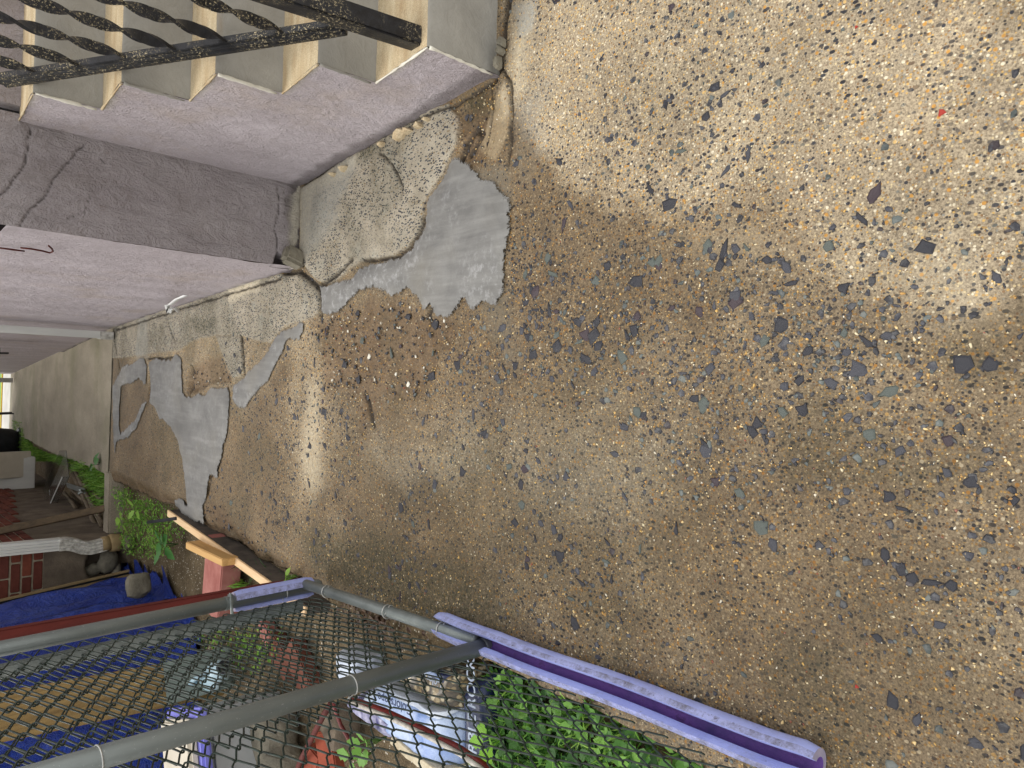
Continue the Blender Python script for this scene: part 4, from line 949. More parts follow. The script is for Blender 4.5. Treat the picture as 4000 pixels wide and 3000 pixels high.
# split foam tube on the ground
def foam(path, slit_dir, R_=.034, r_=.015, gap=.75, name='pool_noodle', label='', cat='foam tube', bend=0.0):
    path = [Vector(p) for p in path]; th = thing(name, label, cat, path[0]); n = 26; k = len(path)
    def frame(i):
        t = (path[min(i + 1, k - 1)] - path[max(i - 1, 0)]).normalized(); s_ = Vector(slit_dir) if not callable(slit_dir) else slit_dir(i / (k - 1)); s_ = (s_ - t * s_.dot(t)).normalized(); return t, s_, t.cross(s_)
    outer = MB(); inner = MB(); rim = MB(); vo = []; vi = []
    for i in range(k):
        t, s_, q = frame(i); endr = 1 - .12 * (i in (0, k - 1))
        wob_ = 1 + .05 * (float(fbm(path[i].y, path[i].z, 9, 3, 4)) - .5)
        for j in range(n + 1):
            a_ = gap + (2 * math.pi - 2 * gap) * j / n; d_ = s_ * math.cos(a_) + q * math.sin(a_); vo.append(path[i] + d_ * R_ * endr * wob_ * (1 + .05 * (float(fbm(path[i].y, j * .13, 14, 3, 6)) - .5)))
            ai = gap * 1.2 + (2 * math.pi - 2.4 * gap) * j / n; di = s_ * math.cos(ai) + q * math.sin(ai); vi.append(path[i] + di * r_ - s_ * .004)
    fo = [(i * (n + 1) + j, i * (n + 1) + j + 1, (i + 1) * (n + 1) + j + 1, (i + 1) * (n + 1) + j) for i in range(k - 1) for j in range(n)]
    outer.add(vo, fo); outer.mi = [1 if (q % n < 3 or q % n >= n - 2) else 0 for q in range(len(fo))]; outer.build('foam_skin', ['foam_lavender', 'foam_dirty'], th, True)
    inner.add(vi, [f[::-1] for f in fo]); inner.build('slit_lining', 'foam_inner', th, True)
    vs = []; fs = []
    for side in (0, n):
        o_ = len(vs)
        for i in range(k): vs += [vo[i * (n + 1) + side], vi[i * (n + 1) + side]]
        fs += [(o_ + 2 * i, o_ + 2 * i + 1, o_ + 2 * i + 3, o_ + 2 * i + 2) for i in range(k - 1)]
    rim.add(vs, fs); rim.build('cut_lips', 'foam_lavender', th, True)
    for i in (0, k - 1):
        ends = MB()
        b = i * (n + 1); ends.add([vo[b + j] for j in range(n + 1)] + [vi[b + j] for j in range(n + 1)], [(j, j + 1, n + 2 + j, n + 1 + j) for j in range(n)])
        ends.build('cut_end', 'foam_cut', th)
    return th
npx = [(1722, 2425), (1800, 2448), (1950, 2490), (2150, 2565), (2400, 2655), (2700, 2762), (3000, 2862), (3190, 2925), (3222, 2942)]
nlow = [(1715, 2450), (1800, 2490), (1950, 2545), (2150, 2630), (2400, 2735), (2700, 2860), (3000, 2975), (3150, 3020), (3180, 3030)]
cen = [G((a[0] + b[0]) / 2, (a[1] + b[1]) / 2, .035) for a, b in zip(npx, nlow)]
cp_ = []
cy = [c.y for c in cen][::-1]; cxx = [c.x for c in cen][::-1]
for t in np.linspace(max(cy), min(cy), 44):
    cp_.append(Vector((float(np.interp(t, cy, cxx)) + .004 * math.sin(t * 7), t, .040 + .003 * math.sin(t * 5))))
foam(cp_, lambda t: Vector((.28 - .1 * t, 0, 1)), .043, .020, .57, label='lavender split foam tube lying along the walkway edge', cat='foam tube')
fp0, fp1 = fb_ + fd_ * .015, fb_ + fd_ * ((AY(915, 2345, 2.8) - fb_).dot(fd_))
foam([fp0 + (fp1 - fp0) * t + Vector((-.002, .006, 0)) for t in np.linspace(0, 1, 14)], (-.25, -1, .1), .043, .024, .6, label='lavender foam tube wrapped round the foot of the far post')

# ================================================================== THINGS ON THE LEFT STRIP
def box_thing(name, label, cat, a, b, w, h, mat, roll=0., bev=.004, group=None):
    a, b = Vector(a), Vector(b); mb = MB(); beam(mb, a, b, w, h, roll, bev); o = mb.build(name, mat); smooth_angle(o, 40); return props(o, label, cat, group)
fa, fbp = G(657, 2004, .05), G(1040, 2277, .07); ext = fbp + (fbp - fa) * .28
form = thing('form_board', 'long pale form board on edge beside the broken slab', 'board', ((fa + ext) / 2)[:])
mb = MB(); dn = Vector((0, 0, .004)); sd_ = (ext - fa).normalized().cross(Vector((0, 0, 1)))
beam(mb, fa - Vector((0, 0, .0)), ext, .042, .012, 0, .002); smooth_angle(mb.build('top_edge', 'wood_new', form))
mb = MB(); beam(mb, fa - Vector((0, 0, .062)), ext - Vector((0, 0, .062)), .040, .11, 0, .002); smooth_angle(mb.build('face', 'board_side_dirt_shade', form))  # side coloured darker than the top for dirt and shade
mb = MB(); mb.box((-1.13, 3.97, -.005), (.42, .25, .11), rotz(-.12), .006); smooth_angle(props(mb.build('kerb_block', 'red_concrete'), 'pinkish red concrete block lying under the timber offcut', 'block'), 40)
ya, yb_ = G(727, 2130, .135), G(870, 2198, .135)
box_thing('timber_offcut', 'short golden timber offcut resting on the red block', 'timber', ya - Vector((0, 0, .04)), yb_ - Vector((0, 0, .04)), .04, .085, 'wood_yellow')
ba, bb = AY(-350, 2560, 3.15), AY(985, 2322, 3.15)
box_thing('red_board', 'dark red painted board standing behind the far fence post', 'board', ba, Vector((bb.x, bb.y, -.1)), .075, .035, 'wood_red')
# stake
box_thing('iron_stake', 'dark iron stake lying in weeds against the form board', 'stake', G(578, 2040, .02), G(690, 2025, .06), .02, .02, 'dark_plastic')
# leaning pole and sticks
pa_, pb_ = AX(0, 2075, xleft(7.3) + .06), GS(412, 1985, .0)
box_thing('leaning_plank', 'weathered plank leaning on the side of the brick house', 'plank', pa_ + (pa_ - pb_) * .35, pb_, .055, .03, 'wood_old')
sticks = [((265, 1800), (385, 2070), .022), ((282, 1815), (400, 2060), .018), ((300, 1850), (405, 2045), .016), ((330, 1890), (395, 1950), .014), ((225, 1940), (360, 2075), .03), ((275, 1905), (330, 1960), .016), ((345, 1935), (392, 2015), .015), ((252, 1925), (300, 1985), .02), ((310, 1880), (375, 1985), .012)]
slab_ = ['longest weathered stick at the top of the scrap pile', 'second long stick beside the longest one', 'stick lying nearest the grass in the scrap pile', 'short stick at the near side of the scrap pile', 'thick pale log at the bottom of the scrap pile', 'short stub under the clear tray', 'short stick by the foot of the leaning plank', 'broken log end next to the clear tray', 'thin stick crossing the middle of the scrap pile']
for (a_, b_, r_), lb in zip(sticks, slab_):
    A0, B0 = GS(*a_, r_ + .0 - .05), GS(*b_, r_ + .01 - .05); mb = MB(); nn = 9
    mb.tube([A0 + (B0 - A0) * t + Vector((random.uniform(-.006, .006), random.uniform(-.006, .006), random.uniform(0, .008))) for t in np.linspace(0, 1, nn)], [r_ * random.uniform(.82, 1.1) for _ in range(nn)], 8)
    props(mb.build('stick', 'stick_wood', None, True), lb, 'stick', 'sticks in the scrap pile')
mb = MB(); A0, B0 = GS(262, 1895, .04), GS(330, 1918, .05); beam(mb, A0, B0, .05, .012, .2, .004); beam(mb, B0, B0 + Vector((.02, -.06, .05)), .016, .016); beam(mb, B0, B0 + Vector((-.03, .07, .03)), .016, .016)
props(mb.build('metal_bracket', 'galvanized'), 'grey metal bracket lying across the stick pile', 'bracket')
# clear tray
tr = thing('clear_tray', 'clear plastic tray leaning on the stick pile', 'tray', GS(235, 1880, .05)[:])
ta, tb_ = GS(195, 1965, .10), GS(262, 1815, .04); td = (tb_ - ta); tw = Vector((.26, -.62, 0)).normalized() * .34
mb = MB(); beam(mb, ta + tw * .1, tb_ + tw * .1, .30, .004); mb.build('base', 'clear_plastic', tr)
s_d = td.normalized().cross(Vector((0, 0, 1)))
for k in (-1, 1):
    mb = MB(); beam(mb, ta + tw * .1 + s_d * .15 * k + Vector((0, 0, .03)), tb_ + tw * .1 + s_d * .15 * k + Vector((0, 0, .03)), .004, .06); mb.build('side', 'clear_plastic', tr)
mb = MB(); beam(mb, ta + tw * .1 - s_d * .15 + Vector((0, 0, .03)), ta + tw * .1 + s_d * .15 + Vector((0, 0, .03)), .004, .06); mb.build('end', 'clear_plastic', tr)
mb = MB(); beam(mb, ta + tw * .1 + s_d * .15 + Vector((0, 0, .062)), tb_ + tw * .1 + s_d * .15 + Vector((0, 0, .062)), .012, .006); mb.build('rim', 'white_strip', tr)
# white unit, barrel and iron chair at the dark end
un = thing('white_cabinet', 'white metal cabinet standing against the side wall far down the passage', 'cabinet', (-1.33, 11.4, zs(11.4)))
mb = MB(); mb.box((-1.36, 11.0, .2), (.46, 1.1, .78), rotz(.045), .01); mb.build('body', 'white_aluminium', un)
mb = MB(); mb.box((-1.19, 10.43, .1), (.32, .03, .5), rotz(.045) @ Matrix.Rotation(.25, 3, 'X'), .006); mb.build('door', 'cream_plastic', un)
br = thing('dark_barrel', 'dark round planter barrel at the end of the passage', 'barrel', (-1.22, 14.3, zs(14.3)))
zb_ = zs(14.3); mb = MB(); mb.tube([(-1.28, 14.3, zb_ + .02), (-1.28, 14.3, zb_ + .12), (-1.28, 14.3, zb_ + .3), (-1.28, 14.3, zb_ + .5), (-1.28, 14.3, zb_ + .55)], [.2, .25, .27, .27, .29], 18); mb.build('tub', 'dark_plastic', br, True)
mb = MB(); mb.tube([(-1.28, 14.3, zb_ - .04), (-1.28, 14.3, zb_ + .03)], [.3, .26], 16); mb.build('foot', 'dark_plastic', br)
ch = thing('iron_chair', 'black iron chair standing by the street end', 'chair', (-1.05, 15.9, zs(15.9)))
zc_ = zs(15.9)
for dx, dy in ((-.2, -.2), (.2, -.2), (-.2, .2), (.2, .2)): mb = MB(); mb.tube([(-1.05 + dx, 15.9 + dy, zc_ - .02), (-1.05 + dx * .9, 15.9 + dy * .9, zc_ + .45)], .012, 6); mb.build('leg', 'dark_plastic', ch)
mb = MB(); mb.box((-1.05, 15.9, zc_ + .46), (.44, .44, .03), None, .01); mb.build('seat', 'dark_plastic', ch)
for k in range(5): mb = MB(); mb.tube([(-1.23 + k * .09, 16.08, zc_ + .46), (-1.23 + k * .09, 16.14, zc_ + .9)], .008, 6); mb.build('back_bar', 'dark_plastic', ch)
po = MB(); po.tube([(-.28, 16.4, zs(16.4) - .05), (-.28, 16.4, 1.2)], .012, 6); props(po.build('iron_pole', 'dark_plastic'), 'thin black pole at the street end by the right wall', 'pole')
# track leaning on the front wall
tk = thing('metal_track', 'pair of tan metal strips leaning on the brick corner above the tarp', 'track', AY(500, 2235, 5.9)[:])
for dd in (0, .034):
    A0, B0 = AY(-300, 2415, 5.93), AY(505, 2229, 5.82); mb = MB(); off = Vector((-dd, 0, -dd * .25)); beam(mb, A0 + off, B0 + off, .016, .02, 0, .002); mb.build('strip', 'clay_collar', tk)
mb = MB(); beam(mb, AY(-300, 2415, 5.94) + Vector((-.017, .012, 0)), AY(505, 2229, 5.83) + Vector((-.017, .012, 0)), .022, .008); mb.build('channel', 'dark_plastic', tk)

# blue tarp heap
def tarp(name, x0, x1, y0, y1, hgt, label, seed, n=90):
    u = np.linspace(-1.12, 1.12, n); U, V_ = np.meshgrid(u, u); U, V_ = U.ravel(), V_.ravel()
    cx, cyy = (x0 + x1) / 2, (y0 + y1) / 2; hx, hy = (x1 - x0) / 2, (y1 - y0) / 2
    r_ = (np.abs(U) ** 5 + np.abs(V_) ** 5) ** .2
    fold = fbm(U * 2 + V_, V_ * 1.4 - U * .4, 2.0, 4, seed) - .5; fold2 = np.abs(fbm(U + .5 * V_, V_, 3.5, 4, seed + 3) - .5) * 3
    top_ = hgt * (1 + .4 * fold - .22 * fold2)
    z = np.where(r_ < .8, top_, top_ * (1 - sstep(.8, 1.02, r_)) - .07 * sstep(1.0, 1.05, r_))
    sq = np.where(r_ > .8, .8 + (r_ - .8) * .45, r_); k_ = sq / np.maximum(r_, 1e-6)
    x = cx + U * k_ * hx + .16 * fold * sstep(.6, .9, r_) + .14 * (fold2 - .3) * sstep(.7, .95, r_); y_ = cyy + V_ * k_ * hy + .18 * fold2 * sstep(.6, .9, r_)
    o = grid_mesh(name, np.stack([x, y_, z], 1), n, n, 'tarp_blue'); return props(o, label, 'tarp')
tarp('blue_tarp', -3.6, -1.41, 4.35, 6.1, 1.1, 'crumpled blue tarp covering a pile in front of the brick wall', 2, 120)
fl = thing('tarp_flap', 'loose blue tarp corner with a grommet lying on the soil', 'tarp', G(530, 2330, .05)[:])
ga = [G(420, 2350, .22), G(585, 2300, .03), G(600, 2335, -.03), G(520, 2420, -.02), G(430, 2440, .12)]
n_ = 22; mb = MB(); vs = []; fs = []
for i in range(n_):
    for j in range(n_):
        u, v = i / (n_ - 1), j / (n_ - 1)
        p = ga[0].lerp(ga[1], u).lerp(ga[4].lerp(ga[2], u), v); w_ = .03 * (float(fbm(u, v, 5, 3, 8)) - .5); vs.append(p + Vector((w_, 0, w_ * 1.5)))
        if i and j: a_ = (i - 1) * n_ + j - 1; fs.append((a_, a_ + n_, a_ + n_ + 1, a_ + 1))
mb.add(vs, fs); mb.build('sheet', 'tarp_blue', fl, True)
gm = G(523, 2334, .075); mb = MB(); mb.tube([gm + Vector((math.cos(t) * .012, math.sin(t) * .012, .012 * math.cos(t) * .3)) for t in np.linspace(0, 6.283, 14)], .004, 6); mb.build('grommet', 'wire_metal', fl, True)
def lump(name, label, cat, c, s_, mat, seed, rz=0., sub=3, flat=1.0, group=None, rough_=.45):
    bm = bmesh.new(); bmesh.ops.create_icosphere(bm, subdivisions=sub, radius=.5)
    for v in bm.verts:
        n1 = float(fbm(v.co.x * 1.3 + seed, v.co.y * 1.3 + v.co.z * 1.7 + seed * 2, 1.6, 4, seed)); 
        d_ = v.co.normalized(); cube = d_ / max(abs(d_.x), abs(d_.y), abs(d_.z)) * .42; v.co = v.co.lerp(cube, .55) * (1 - rough_ / 2 + rough_ * n1)
        v.co = rotz(rz) @ Vector((v.co.x * s_[0], v.co.y * s_[1], v.co.z * s_[2]))
    bm.verts.index_update(); mb = MB(); mb.add([v.co + Vector(c) for v in bm.verts], [[v.index for v in f.verts] for f in bm.faces]); bm.free()
    return props(smooth_angle(mb.build(name, mat), 35), label, cat, group)
lump('rubble_chunk', 'grey concrete chunk with a tan top beside the tarp corner', 'rubble', GS(540, 2285, .02), (.17, .12, .17), 'rock', 3, .4)
lump('rubble_chunk', 'small muddy chunk near the red board', 'rubble', G(625, 2395, -.01), (.15, .12, .12), 'parging', 4, .8)
# plank behind the mesh
pl0, pl1 = G(868, 2632, -.08), AY(0, 2800, 4.12)
box_thing('leaning_board', 'wide tan plank leaning over the tarp behind the mesh', 'board', pl0, pl0 + (pl1 - pl0) * 1.25, .23, .045, 'wood_plank', .35)
# storage box
tote = thing('storage_box', 'grey storage box with a lavender rimmed cream lid behind the fence', 'box', (-1.85, 3.35, -.08))
trot = rotz(.35)
mb = MB(); mb.box((-1.86, 3.38, .12), (.52, .40, .40), trot, .03); smooth_angle(mb.build('body', 'grey_plastic', tote), 40)
mb = MB(); mb.box((-1.86, 3.38, .335), (.58, .46, .045), trot, .012); smooth_angle(mb.build('rim', 'lavender_plastic', tote), 40)
mb = MB(); mb.box((-1.86, 3.38, .375), (.50, .38, .05), trot, .015); smooth_angle(mb.build('lid', 'cream_plastic', tote), 40)
jug = thing('plastic_jug', 'pale blue plastic jug lying beside the storage box', 'jug', G(850, 2640, 0)[:])
jc = G(840, 2640, .05); jd = Vector((.5, -.8, .12)).normalized()
mb = MB(); mb.tube([jc - jd * .17, jc - jd * .16, jc - jd * .05, jc + jd * .09, jc + jd * .14, jc + jd * .17, jc + jd * .2], [.04, .062, .066, .064, .05, .028, .026], 18); mb.build('body', 'pale_blue_plastic', jug, True)
mb = MB(); mb.tube([jc + jd * .195, jc + jd * .23], [.034, .033], 14); mb.build('screw_cap', 'dark_plastic', jug)
mb = MB(); hz = Vector((0, 0, 1)); mb.tube([jc - jd * .06 + hz * .085, jc - jd * .05 + hz * .12, jc + jd * .06 + hz * .12, jc + jd * .1 + hz * .07], .012, 8); mb.build('handle', 'pale_blue_plastic', jug, True)
box_thing('grey_panel', 'grey green panel standing behind the jug', 'panel', G(905, 2600, -.05), G(870, 2600, -.05) + Vector((-.03, .02, .3)), .22, .02, 'grey_green_cloth')
lump('concrete_chunk', 'large pale grey concrete chunk behind the fence mesh', 'rubble', G(1060, 2850, .02), (.30, .26, .24), 'rock', 6, .5, 3, 1, None, .25)
lump('concrete_chunk', 'grey concrete chunk at the picture edge below the larger one', 'rubble', G(1080, 2975, .02), (.26, .24, .2), 'rock', 7, -.3, 3, 1, None, .25)
lump('concrete_chunk', 'dark small concrete chunk between the red pipes', 'rubble', G(1330, 2840, -.02), (.2, .17, .16), 'parging', 8, .2, 3, 1, None, .3)
def brick_thing(px, z, rz, lb, tilt=0., mat='terracotta', s_=(.2, .095, .06)):
    mb = MB(); mb.box(G(*px, z), s_, rotz(rz) @ Matrix.Rotation(tilt, 3, 'X'), .006); props(smooth_angle(mb.build('loose_brick', mat), 40), lb, 'brick', 'loose bricks behind the mesh')
brick_thing((1290, 2950), .02, .4, 'red clay brick tilted beside the rusty pipe', .35); brick_thing((1230, 3000), .0, -.3, 'red clay brick under the tilted one at the picture edge', .1)
brick_thing((1110, 2560), -.05, 1.2, 'brown brick lying flat behind the gate mesh', .05, 'brown_terracotta', (.24, .12, .07)); brick_thing((1180, 2600), -.05, .9, 'dark brown brick nearest the blue bag', .05, 'brown_terracotta', (.24, .12, .07))
brick_thing((1050, 2470), -.06, 1.1, 'pale pink brick end near the weeds behind the mesh', .0, 'red_concrete', (.14, .09, .06))
# red tubular frame
rf = thing('tubular_rack', 'bent red metal tube rack with worn white stripe over the bags', 'rack', G(1500, 2800, .1)[:])
def pxpath(pts): return [G(X, Y, z) for X, Y, z in pts]
mb = MB(); mb.tube(pxpath([(1375, 2735, .20), (1500, 2780, .21), (1650, 2850, .2), (1800, 2930, .16), (1930, 3020, .1)]), .013, 10); mb.build('tube', 'red_paint', rf, True)
mb = MB(); q_ = pxpath([(1375, 2738, .208), (1500, 2785, .218), (1650, 2856, .208), (1800, 2937, .168), (1930, 3027, .108)]); mb.tube([p + Vector((-.003, -.004, .006)) for p in q_], .0075, 8); mb.build('stripe', 'white_paint', rf, True)
mb = MB(); mb.tube(pxpath([(1295, 2745, .14), (1260, 2800, .13), (1220, 2880, .1), (1170, 2980, .06), (1150, 3050, .03)]), .012, 10); mb.build('tube', 'rusty_pipe', rf, True)
mb = MB(); mb.tube(pxpath([(1300, 2745, .14), (1330, 2830, .08), (1370, 2900, .05), (1420, 2960, .02)]), .008, 8); mb.build('tube', 'red_paint', rf, True)

# bags of stone
def bag(name, label, px, z0, z1, mats, seed):
    """pillow-like bag whose outline is measured on its top"""
    pl_ = np.array([G(X, Y, z1)[:2] for X, Y in px]); c = pl_.mean(0); th = thing(name, label, 'bag', (c[0], c[1], z0))
    return th, pl_
def pillow(pl_, z0, z1, seed, matname, parent, partname, inset=0.0, n=26, lift=0.0):
    a, b, c_, d_ = [np.array(p) for p in pl_]; V = []; fs = []
    for i in range(n):
        for j in range(n):
            u, v = i / (n - 1), j / (n - 1); p = (a * (1 - u) + b * u) * (1 - v) + (d_ * (1 - u) + c_ * u) * v
            e = min(u, 1 - u, v, 1 - v); bulge = (1 - (1 - min(1, e / .22)) ** 2) ** .5 if e < .22 else 1
            z = z0 + (z1 - z0) * (.15 + .85 * bulge) * (.9 + .2 * float(fbm(p[0], p[1], 9, 3, seed))) + lift; V.append((p[0], p[1], z))
            if i and j: q = (i - 1) * n + j - 1; fs.append((q, q + n, q + n + 1, q + 1))
    mb = MB(); mb.add(V, fs)
    # skirt to the ground
    ring = [i * n for i in range(n)] + [(n - 1) * n + j for j in range(1, n)] + [i * n + n - 1 for i in range(n - 2, -1, -1)] + [j for j in range(n - 2, 0, -1)]
    vs = []; f2 = []
    for q in ring: vs += [V[q], (V[q][0], V[q][1], z0 - .03)]
    L_ = len(ring); f2 = [(2 * i, 2 * i + 1, 2 * ((i + 1) % L_) + 1, 2 * ((i + 1) % L_)) for i in range(L_)]
    if not lift: mb.add(vs, f2)
    return mb.build(partname, matname, parent, True)
def sub(pl_, u0, u1, v0, v1):
    a, b, c_, d_ = [np.array(p) for p in pl_]; f = lambda u, v: (a * (1 - u) + b * u) * (1 - v) + (d_ * (1 - u) + c_ * u) * v
    return [f(u0, v0), f(u1, v0), f(u1, v1), f(u0, v1)]
def text_on(body, p0, p1, z, size, mat, parent, upside=False):
    cu = bpy.data.curves.new('lettering', 'FONT'); cu.body = body; cu.size = size; cu.extrude = .0006; cu.offset = size * .008; cu.align_x = 'CENTER'; cu.align_y = 'CENTER'
    tmp = bpy.data.objects.new('tmp', cu); C.objects.link(tmp); bpy.context.view_layer.update()
    me = bpy.data.meshes.new_from_object(tmp.evaluated_get(bpy.context.evaluated_depsgraph_get())); bpy.data.objects.remove(tmp)
    me.materials.clear(); me.materials.append(M[mat]); o = bpy.data.objects.new('lettering', me); C.objects.link(o); o.parent = parent
    c = (Vector(p0) + Vector(p1)) / 2; d_ = Vector(p1) - Vector(p0); o.location = Vector((c.x, c.y, z)) - W[parent.name]; o.rotation_euler = (0, 0, math.atan2(d_.y, d_.x)); return o
b1, q1 = bag('stone_bag', 'pale blue printed bag of stones under the red tube', [(1300, 2740), (1560, 2640), (1760, 2800), (1760, 3060)], -.07, .10, None, 1)
q1 = [G(*p, .10)[:2] for p in [(1310, 2740), (1480, 2660), (1745, 2800), (1745, 3090)]]
pillow(q1, -.07, .10, 3, 'bag_blue', b1, 'sack')
pillow(sub(q1, .0, .42, .0, .55), -.07, .10, 3, 'bag_purple', b1, 'printed_panel', lift=.004)
pillow(sub(q1, .0, .22, .45, 1.), -.07, .10, 3, 'bag_print_stone', b1, 'printed_stones', lift=.006)
pillow(sub(q1, .86, 1.0, .02, .98), -.07, .10, 3, 'bag_pale', b1, 'label_strip', lift=.006)
text_on('Colorscape', G(1668, 2778, .1), G(1480, 2700, .1), .132, .045, 'print_dark', b1)
b2, q2 = bag('gravel_bag', 'clear bag showing tan gravel with blue strip beside the near post', [(1480, 2655), (1600, 2570), (1790, 2680), (1760, 2800)], -.07, .09, None, 2)
q2 = [G(*p, .09)[:2] for p in [(1475, 2650), (1640, 2560), (1790, 2640), (1755, 2800)]]
pillow(q2, -.07, .09, 5, 'bag_gravel', b2, 'sack'); pillow(sub(q2, .62, .9, .1, .9), -.07, .09, 5, 'navy_bag', b2, 'blue_strip', lift=.006); pillow(sub(q2, .70, .84, .15, .85), -.07, .09, 5, 'bag_blue', b2, 'label_strip', lift=.009)
text_on('Colorscape', G(1752, 2672, .09), G(1640, 2605, .09), .118, .034, 'print_white', b2)
b3, q3 = bag('navy_bag', 'dark navy bag lettered in white lying under the ground ivy', [(1790, 2660), (1900, 2660), (1900, 2960), (1790, 2960)], -.07, .03, None, 4)
q3 = [G(*p, .03)[:2] for p in [(1795, 2660), (1890, 2640), (1905, 2990), (1795, 2990)]]
pillow(q3, -.07, .03, 7, 'navy_bag', b3, 'sack'); text_on('MARBLE ROCK', G(1868, 2925, .03), G(1862, 2675, .03), .052, .058, 'print_white', b3)
b4, q4 = bag('flat_blue_bag', 'flattened pale blue bag lying behind the gate mesh', [(1290, 2540), (1420, 2530), (1440, 2680), (1310, 2690)], -.06, .02, None, 6)
q4 = [G(*p, .02)[:2] for p in [(1300, 2540), (1400, 2580), (1390, 2680), (1320, 2720)]]
pillow(q4, -.07, .03, 9, 'bag_pale', b4, 'sack')

# ================================================================== PLANTS
def leaves_obj(name, pts, mat, kind, size, label=None, cat=None, group=None, seed=0, tilt=.5):
    """kind: round ivy leaf, blade, oval"""
    r_ = random.Random(seed); V = []; Fs = []
    for p in pts:
        p = Vector(p); s_ = size * r_.uniform(.55, 1.25); a_ = r_.uniform(0, 6.283); ti = r_.gauss(0, tilt); rot = Matrix.Rotation(a_, 3, 'Z') @ Matrix.Rotation(ti, 3, 'X') @ Matrix.Rotation(r_.gauss(0, tilt * .6), 3, 'Y'); o_ = len(V)
        if kind == 'round':
            n_ = 9; V.append(p + Vector((0, 0, -.15 * s_)))
            for k in range(n_):
                t = k / n_ * 6.283; rr = s_ * (1 if k % 2 else .84) * (.45 if k == 0 else 1); V.append(p + rot @ Vector((math.cos(t) * rr, math.sin(t) * rr, .1 * s_ * math.sin(2 * t))))
            Fs += [(o_, o_ + 1 + k, o_ + 1 + (k + 1) % n_) for k in range(n_)]
        elif kind == 'oval':
            out = [(0, 0), (.35, .32), (.7, .34), (1.15, 0), (.7, -.34), (.35, -.32)]
            V += [p + rot @ Vector((x_ * s_ * 1.2, y_ * s_, .18 * s_ * math.sin(x_ * 2.5))) for x_, y_ in out]; Fs += [(o_, o_ + 1, o_ + 2, o_ + 3), (o_, o_ + 3, o_ + 4, o_ + 5)]
        else:
            ln = s_ * 2.6; w_ = s_ * .11; d_ = Vector((math.cos(a_), math.sin(a_), 0)); q = Vector((-d_.y, d_.x, 0)); lean = r_.uniform(.15, .9)
            for k, (t, ww) in enumerate(((0, 1), (.4, .9), (.75, .6), (1, .05))): c = p + d_ * ln * lean * t * t + Vector((0, 0, ln * t * (1 - .35 * lean * t))); V += [c - q * w_ * ww, c + q * w_ * ww]
            Fs += [(o_ + 2 * k, o_ + 2 * k + 1, o_ + 2 * k + 3, o_ + 2 * k + 2) for k in range(3)]
    me = bpy.data.meshes.new(name); me.from_pydata([tuple(v) for v in V], [], Fs); me.materials.append(M[mat]); me.update(); o = bpy.data.objects.new(name, me); C.objects.link(o)
    return props(o, label, cat, group)
def inpoly(px, n, z0, z1, seed, slope=False):
    pl_ = np.array([(GS(X, Y, -.05) if slope else G(X, Y, -.05))[:2] for X, Y in px]); r_ = np.random.default_rng(seed); lo, hi = pl_.min(0), pl_.max(0); out = []
    while len(out) < n:
        Q = lo + (hi - lo) * r_.random((n * 3, 2)); Q = Q[inside(Q, pl_)]; Q = Q[r_.random(len(Q)) < np.clip(2.2 * fbm(Q[:, 0], Q[:, 1], 5, 3, seed) - .45, .05, 1)]
        for q in Q: out.append((q[0], q[1], (zs(q[1]) if slope else 0) - .08 + r_.uniform(z0, z1)))
    return out[:n]
ivy = [(1790, 2580), (1960, 2610), (2200, 2680), (2500, 2800), (2760, 2930), (2860, 3010), (2700, 3150), (2000, 3150), (1880, 3000), (1900, 2750)]
props(leaves_obj('ground_ivy', inpoly(ivy, 620, .02, .10, 1) , 'leaf_ivy', 'round', .021, seed=1, tilt=.4), 'mat of round green ground ivy leaves under the mesh', 'ground ivy', None, 'stuff')
props(leaves_obj('ivy_grass', inpoly(ivy, 500, .0, .05, 2), 'leaf_grass', 'blade', .03, seed=2), 'thin grass growing through the ground ivy', 'grass', None, 'stuff')
props(leaves_obj('ivy_undergrowth', inpoly(ivy, 1100, .0, .06, 12), 'leaf_dark', 'round', .012, seed=12, tilt=.5), 'small dark leaves under the ground ivy', 'ground ivy', None, 'stuff')
props(leaves_obj('ivy_litter', inpoly(ivy, 120, .0, .03, 13), 'dead_leaf', 'oval', .028, seed=13, tilt=.4), 'brown dead leaves among the ground ivy', 'leaf litter', None, 'stuff')
weed = [(470, 1900), (560, 1940), (670, 1985), (720, 2040), (690, 2150), (610, 2180), (520, 2160), (480, 2080), (500, 2000)]
props(leaves_obj('weed_mat', inpoly(weed, 2600, .0, .11, 3), 'leaf_grass', 'oval', .015, seed=3), 'bright green weeds growing between the downspout and the slab', 'weeds', None, 'stuff')
gr = [(60, 1640), (100, 1650), (125, 1740), (190, 1770), (260, 1780), (350, 1800), (425, 1840), (440, 1960), (425, 2000), (380, 1960), (330, 1850), (230, 1800), (150, 1800), (90, 1750)]
props(leaves_obj('grass_strip', inpoly(gr, 3600, .0, .05, 4, True), 'leaf_grass', 'blade', .032, seed=4), 'strip of grass and weeds along the far slab', 'grass', None, 'stuff')
props(leaves_obj('grass_strip_leaves', inpoly(gr, 1500, .0, .08, 5, True), 'leaf_grass', 'oval', .018, seed=5), 'small leaves mixed into the far grass strip', 'weeds', None, 'stuff')
props(leaves_obj('edge_grass', inpoly([(900, 2150), (1010, 2195), (1130, 2250), (1120, 2275), (1010, 2225), (930, 2180)], 260, .02, .06, 6), 'leaf_dark', 'blade', .03, seed=6), 'dark grass tufts between form board and slab', 'grass', None, 'stuff')
props(leaves_obj('yard_grass', inpoly([(880, 2210), (960, 2290), (1000, 2320), (930, 2330), (900, 2280)], 260, .0, .03, 7), 'leaf_grass', 'blade', .028, seed=7), 'grass beside the red block', 'grass', None, 'stuff')
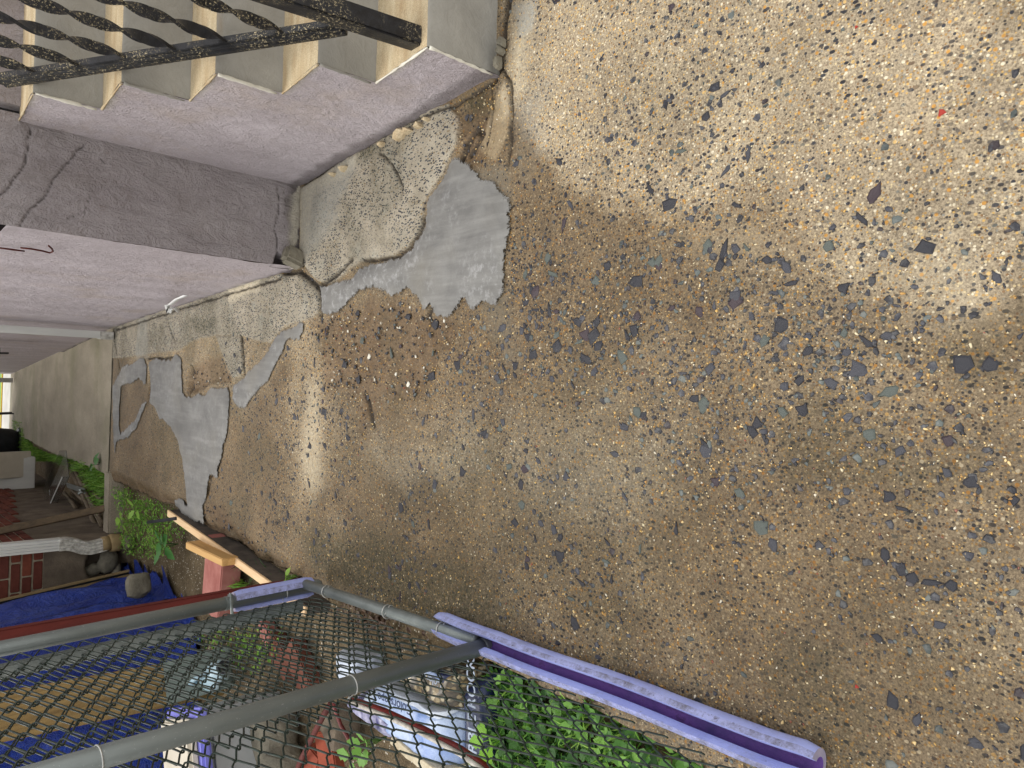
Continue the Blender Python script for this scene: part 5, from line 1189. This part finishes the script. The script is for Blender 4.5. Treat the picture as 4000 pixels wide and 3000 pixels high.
props(leaves_obj('yard_weeds', inpoly([(780, 2480), (950, 2440), (1120, 2460), (1120, 2560), (1000, 2640), (900, 2600)], 420, .0, .10, 8), 'leaf_grass', 'oval', .02, seed=8), 'weeds behind the gate mesh', 'weeds', None, 'stuff')
props(leaves_obj('leaf_litter', inpoly([(1255, 2300), (1500, 2400), (1700, 2460), (1650, 2560), (1400, 2480), (1250, 2400)], 220, .0, .03, 9), 'dead_leaf', 'oval', .022, seed=9, tilt=.3), 'brown dead leaves under the gate', 'leaf litter', None, 'stuff')
def plant(px, z, n, size, lb, mat='leaf_dark', spread=.06, seed=0):
    c = G(*px, z) if px[0] > 430 else GS(*px, z); th = thing('weed_plant', lb, 'plant', (c.x, c.y, -.08)); r_ = random.Random(seed); mb = MB()
    for k in range(n):
        a_ = k / n * 6.28 + r_.uniform(-.3, .3); tip = c + Vector((math.cos(a_) * spread, math.sin(a_) * spread, r_.uniform(-.02, .05)))
        mb2 = MB(); L_ = tip - c; sd_ = Vector((-L_.y, L_.x, 0)).normalized(); vs = []; fs = []
        mb2.tube([c + Vector((0, 0, -.07)), c + L_ * .4 + Vector((0, 0, .02))], .0018, 5)
        b = c + L_ * .4 + Vector((0, 0, .02)); d_ = (L_.normalized() + Vector((0, 0, -.15))).normalized()
        for t, ww in ((0, .1), (.2, .42), (.4, .34), (.5, .46), (.75, .26), (1.0, .02)): p = b + d_ * size * t; vs += [p - sd_ * size * ww + Vector((0, 0, .12 * size * ww)), p + Vector((0, 0, -.03 * size)), p + sd_ * size * ww + Vector((0, 0, .12 * size * ww))]
        for q in range(5): fs += [(3 * q, 3 * q + 1, 3 * q + 4, 3 * q + 3), (3 * q + 1, 3 * q + 2, 3 * q + 5, 3 * q + 4)]
        mb2.add(vs, fs); mb2.build('leaf', mat, th, True)
plant((650, 2130), .02, 6, .10, 'large dark leaved weed beside the broken slab', spread=.06, seed=1)
plant((545, 1985), .03, 5, .07, 'leafy weed nearest the kerb stone', 'leaf_grass', .05, 2)
plant((490, 2040), .02, 4, .07, 'pale leafed weed against the kerb stone', 'leaf_grass', .05, 3)
plant((375, 1810), .03, 5, .08, 'dark weed at the left edge of the far slab', spread=.05, seed=4)
plant((1450, 2900), .11, 5, .05, 'ivy sprig growing over the pale blue bag', 'leaf_ivy', .04, 5)
plant((1930, 2890), .03, 6, .05, 'bright pointed leaf weed in the ground ivy', 'leaf_lawn', .05, 6)
plant((1130, 2255), .02, 4, .04, 'small weed between form board and slab edge', 'leaf_grass', .03, 7)
plant((1400, 2960), .06, 4, .06, 'leafy sprig beside the red clay brick', 'leaf_ivy', .05, 8)
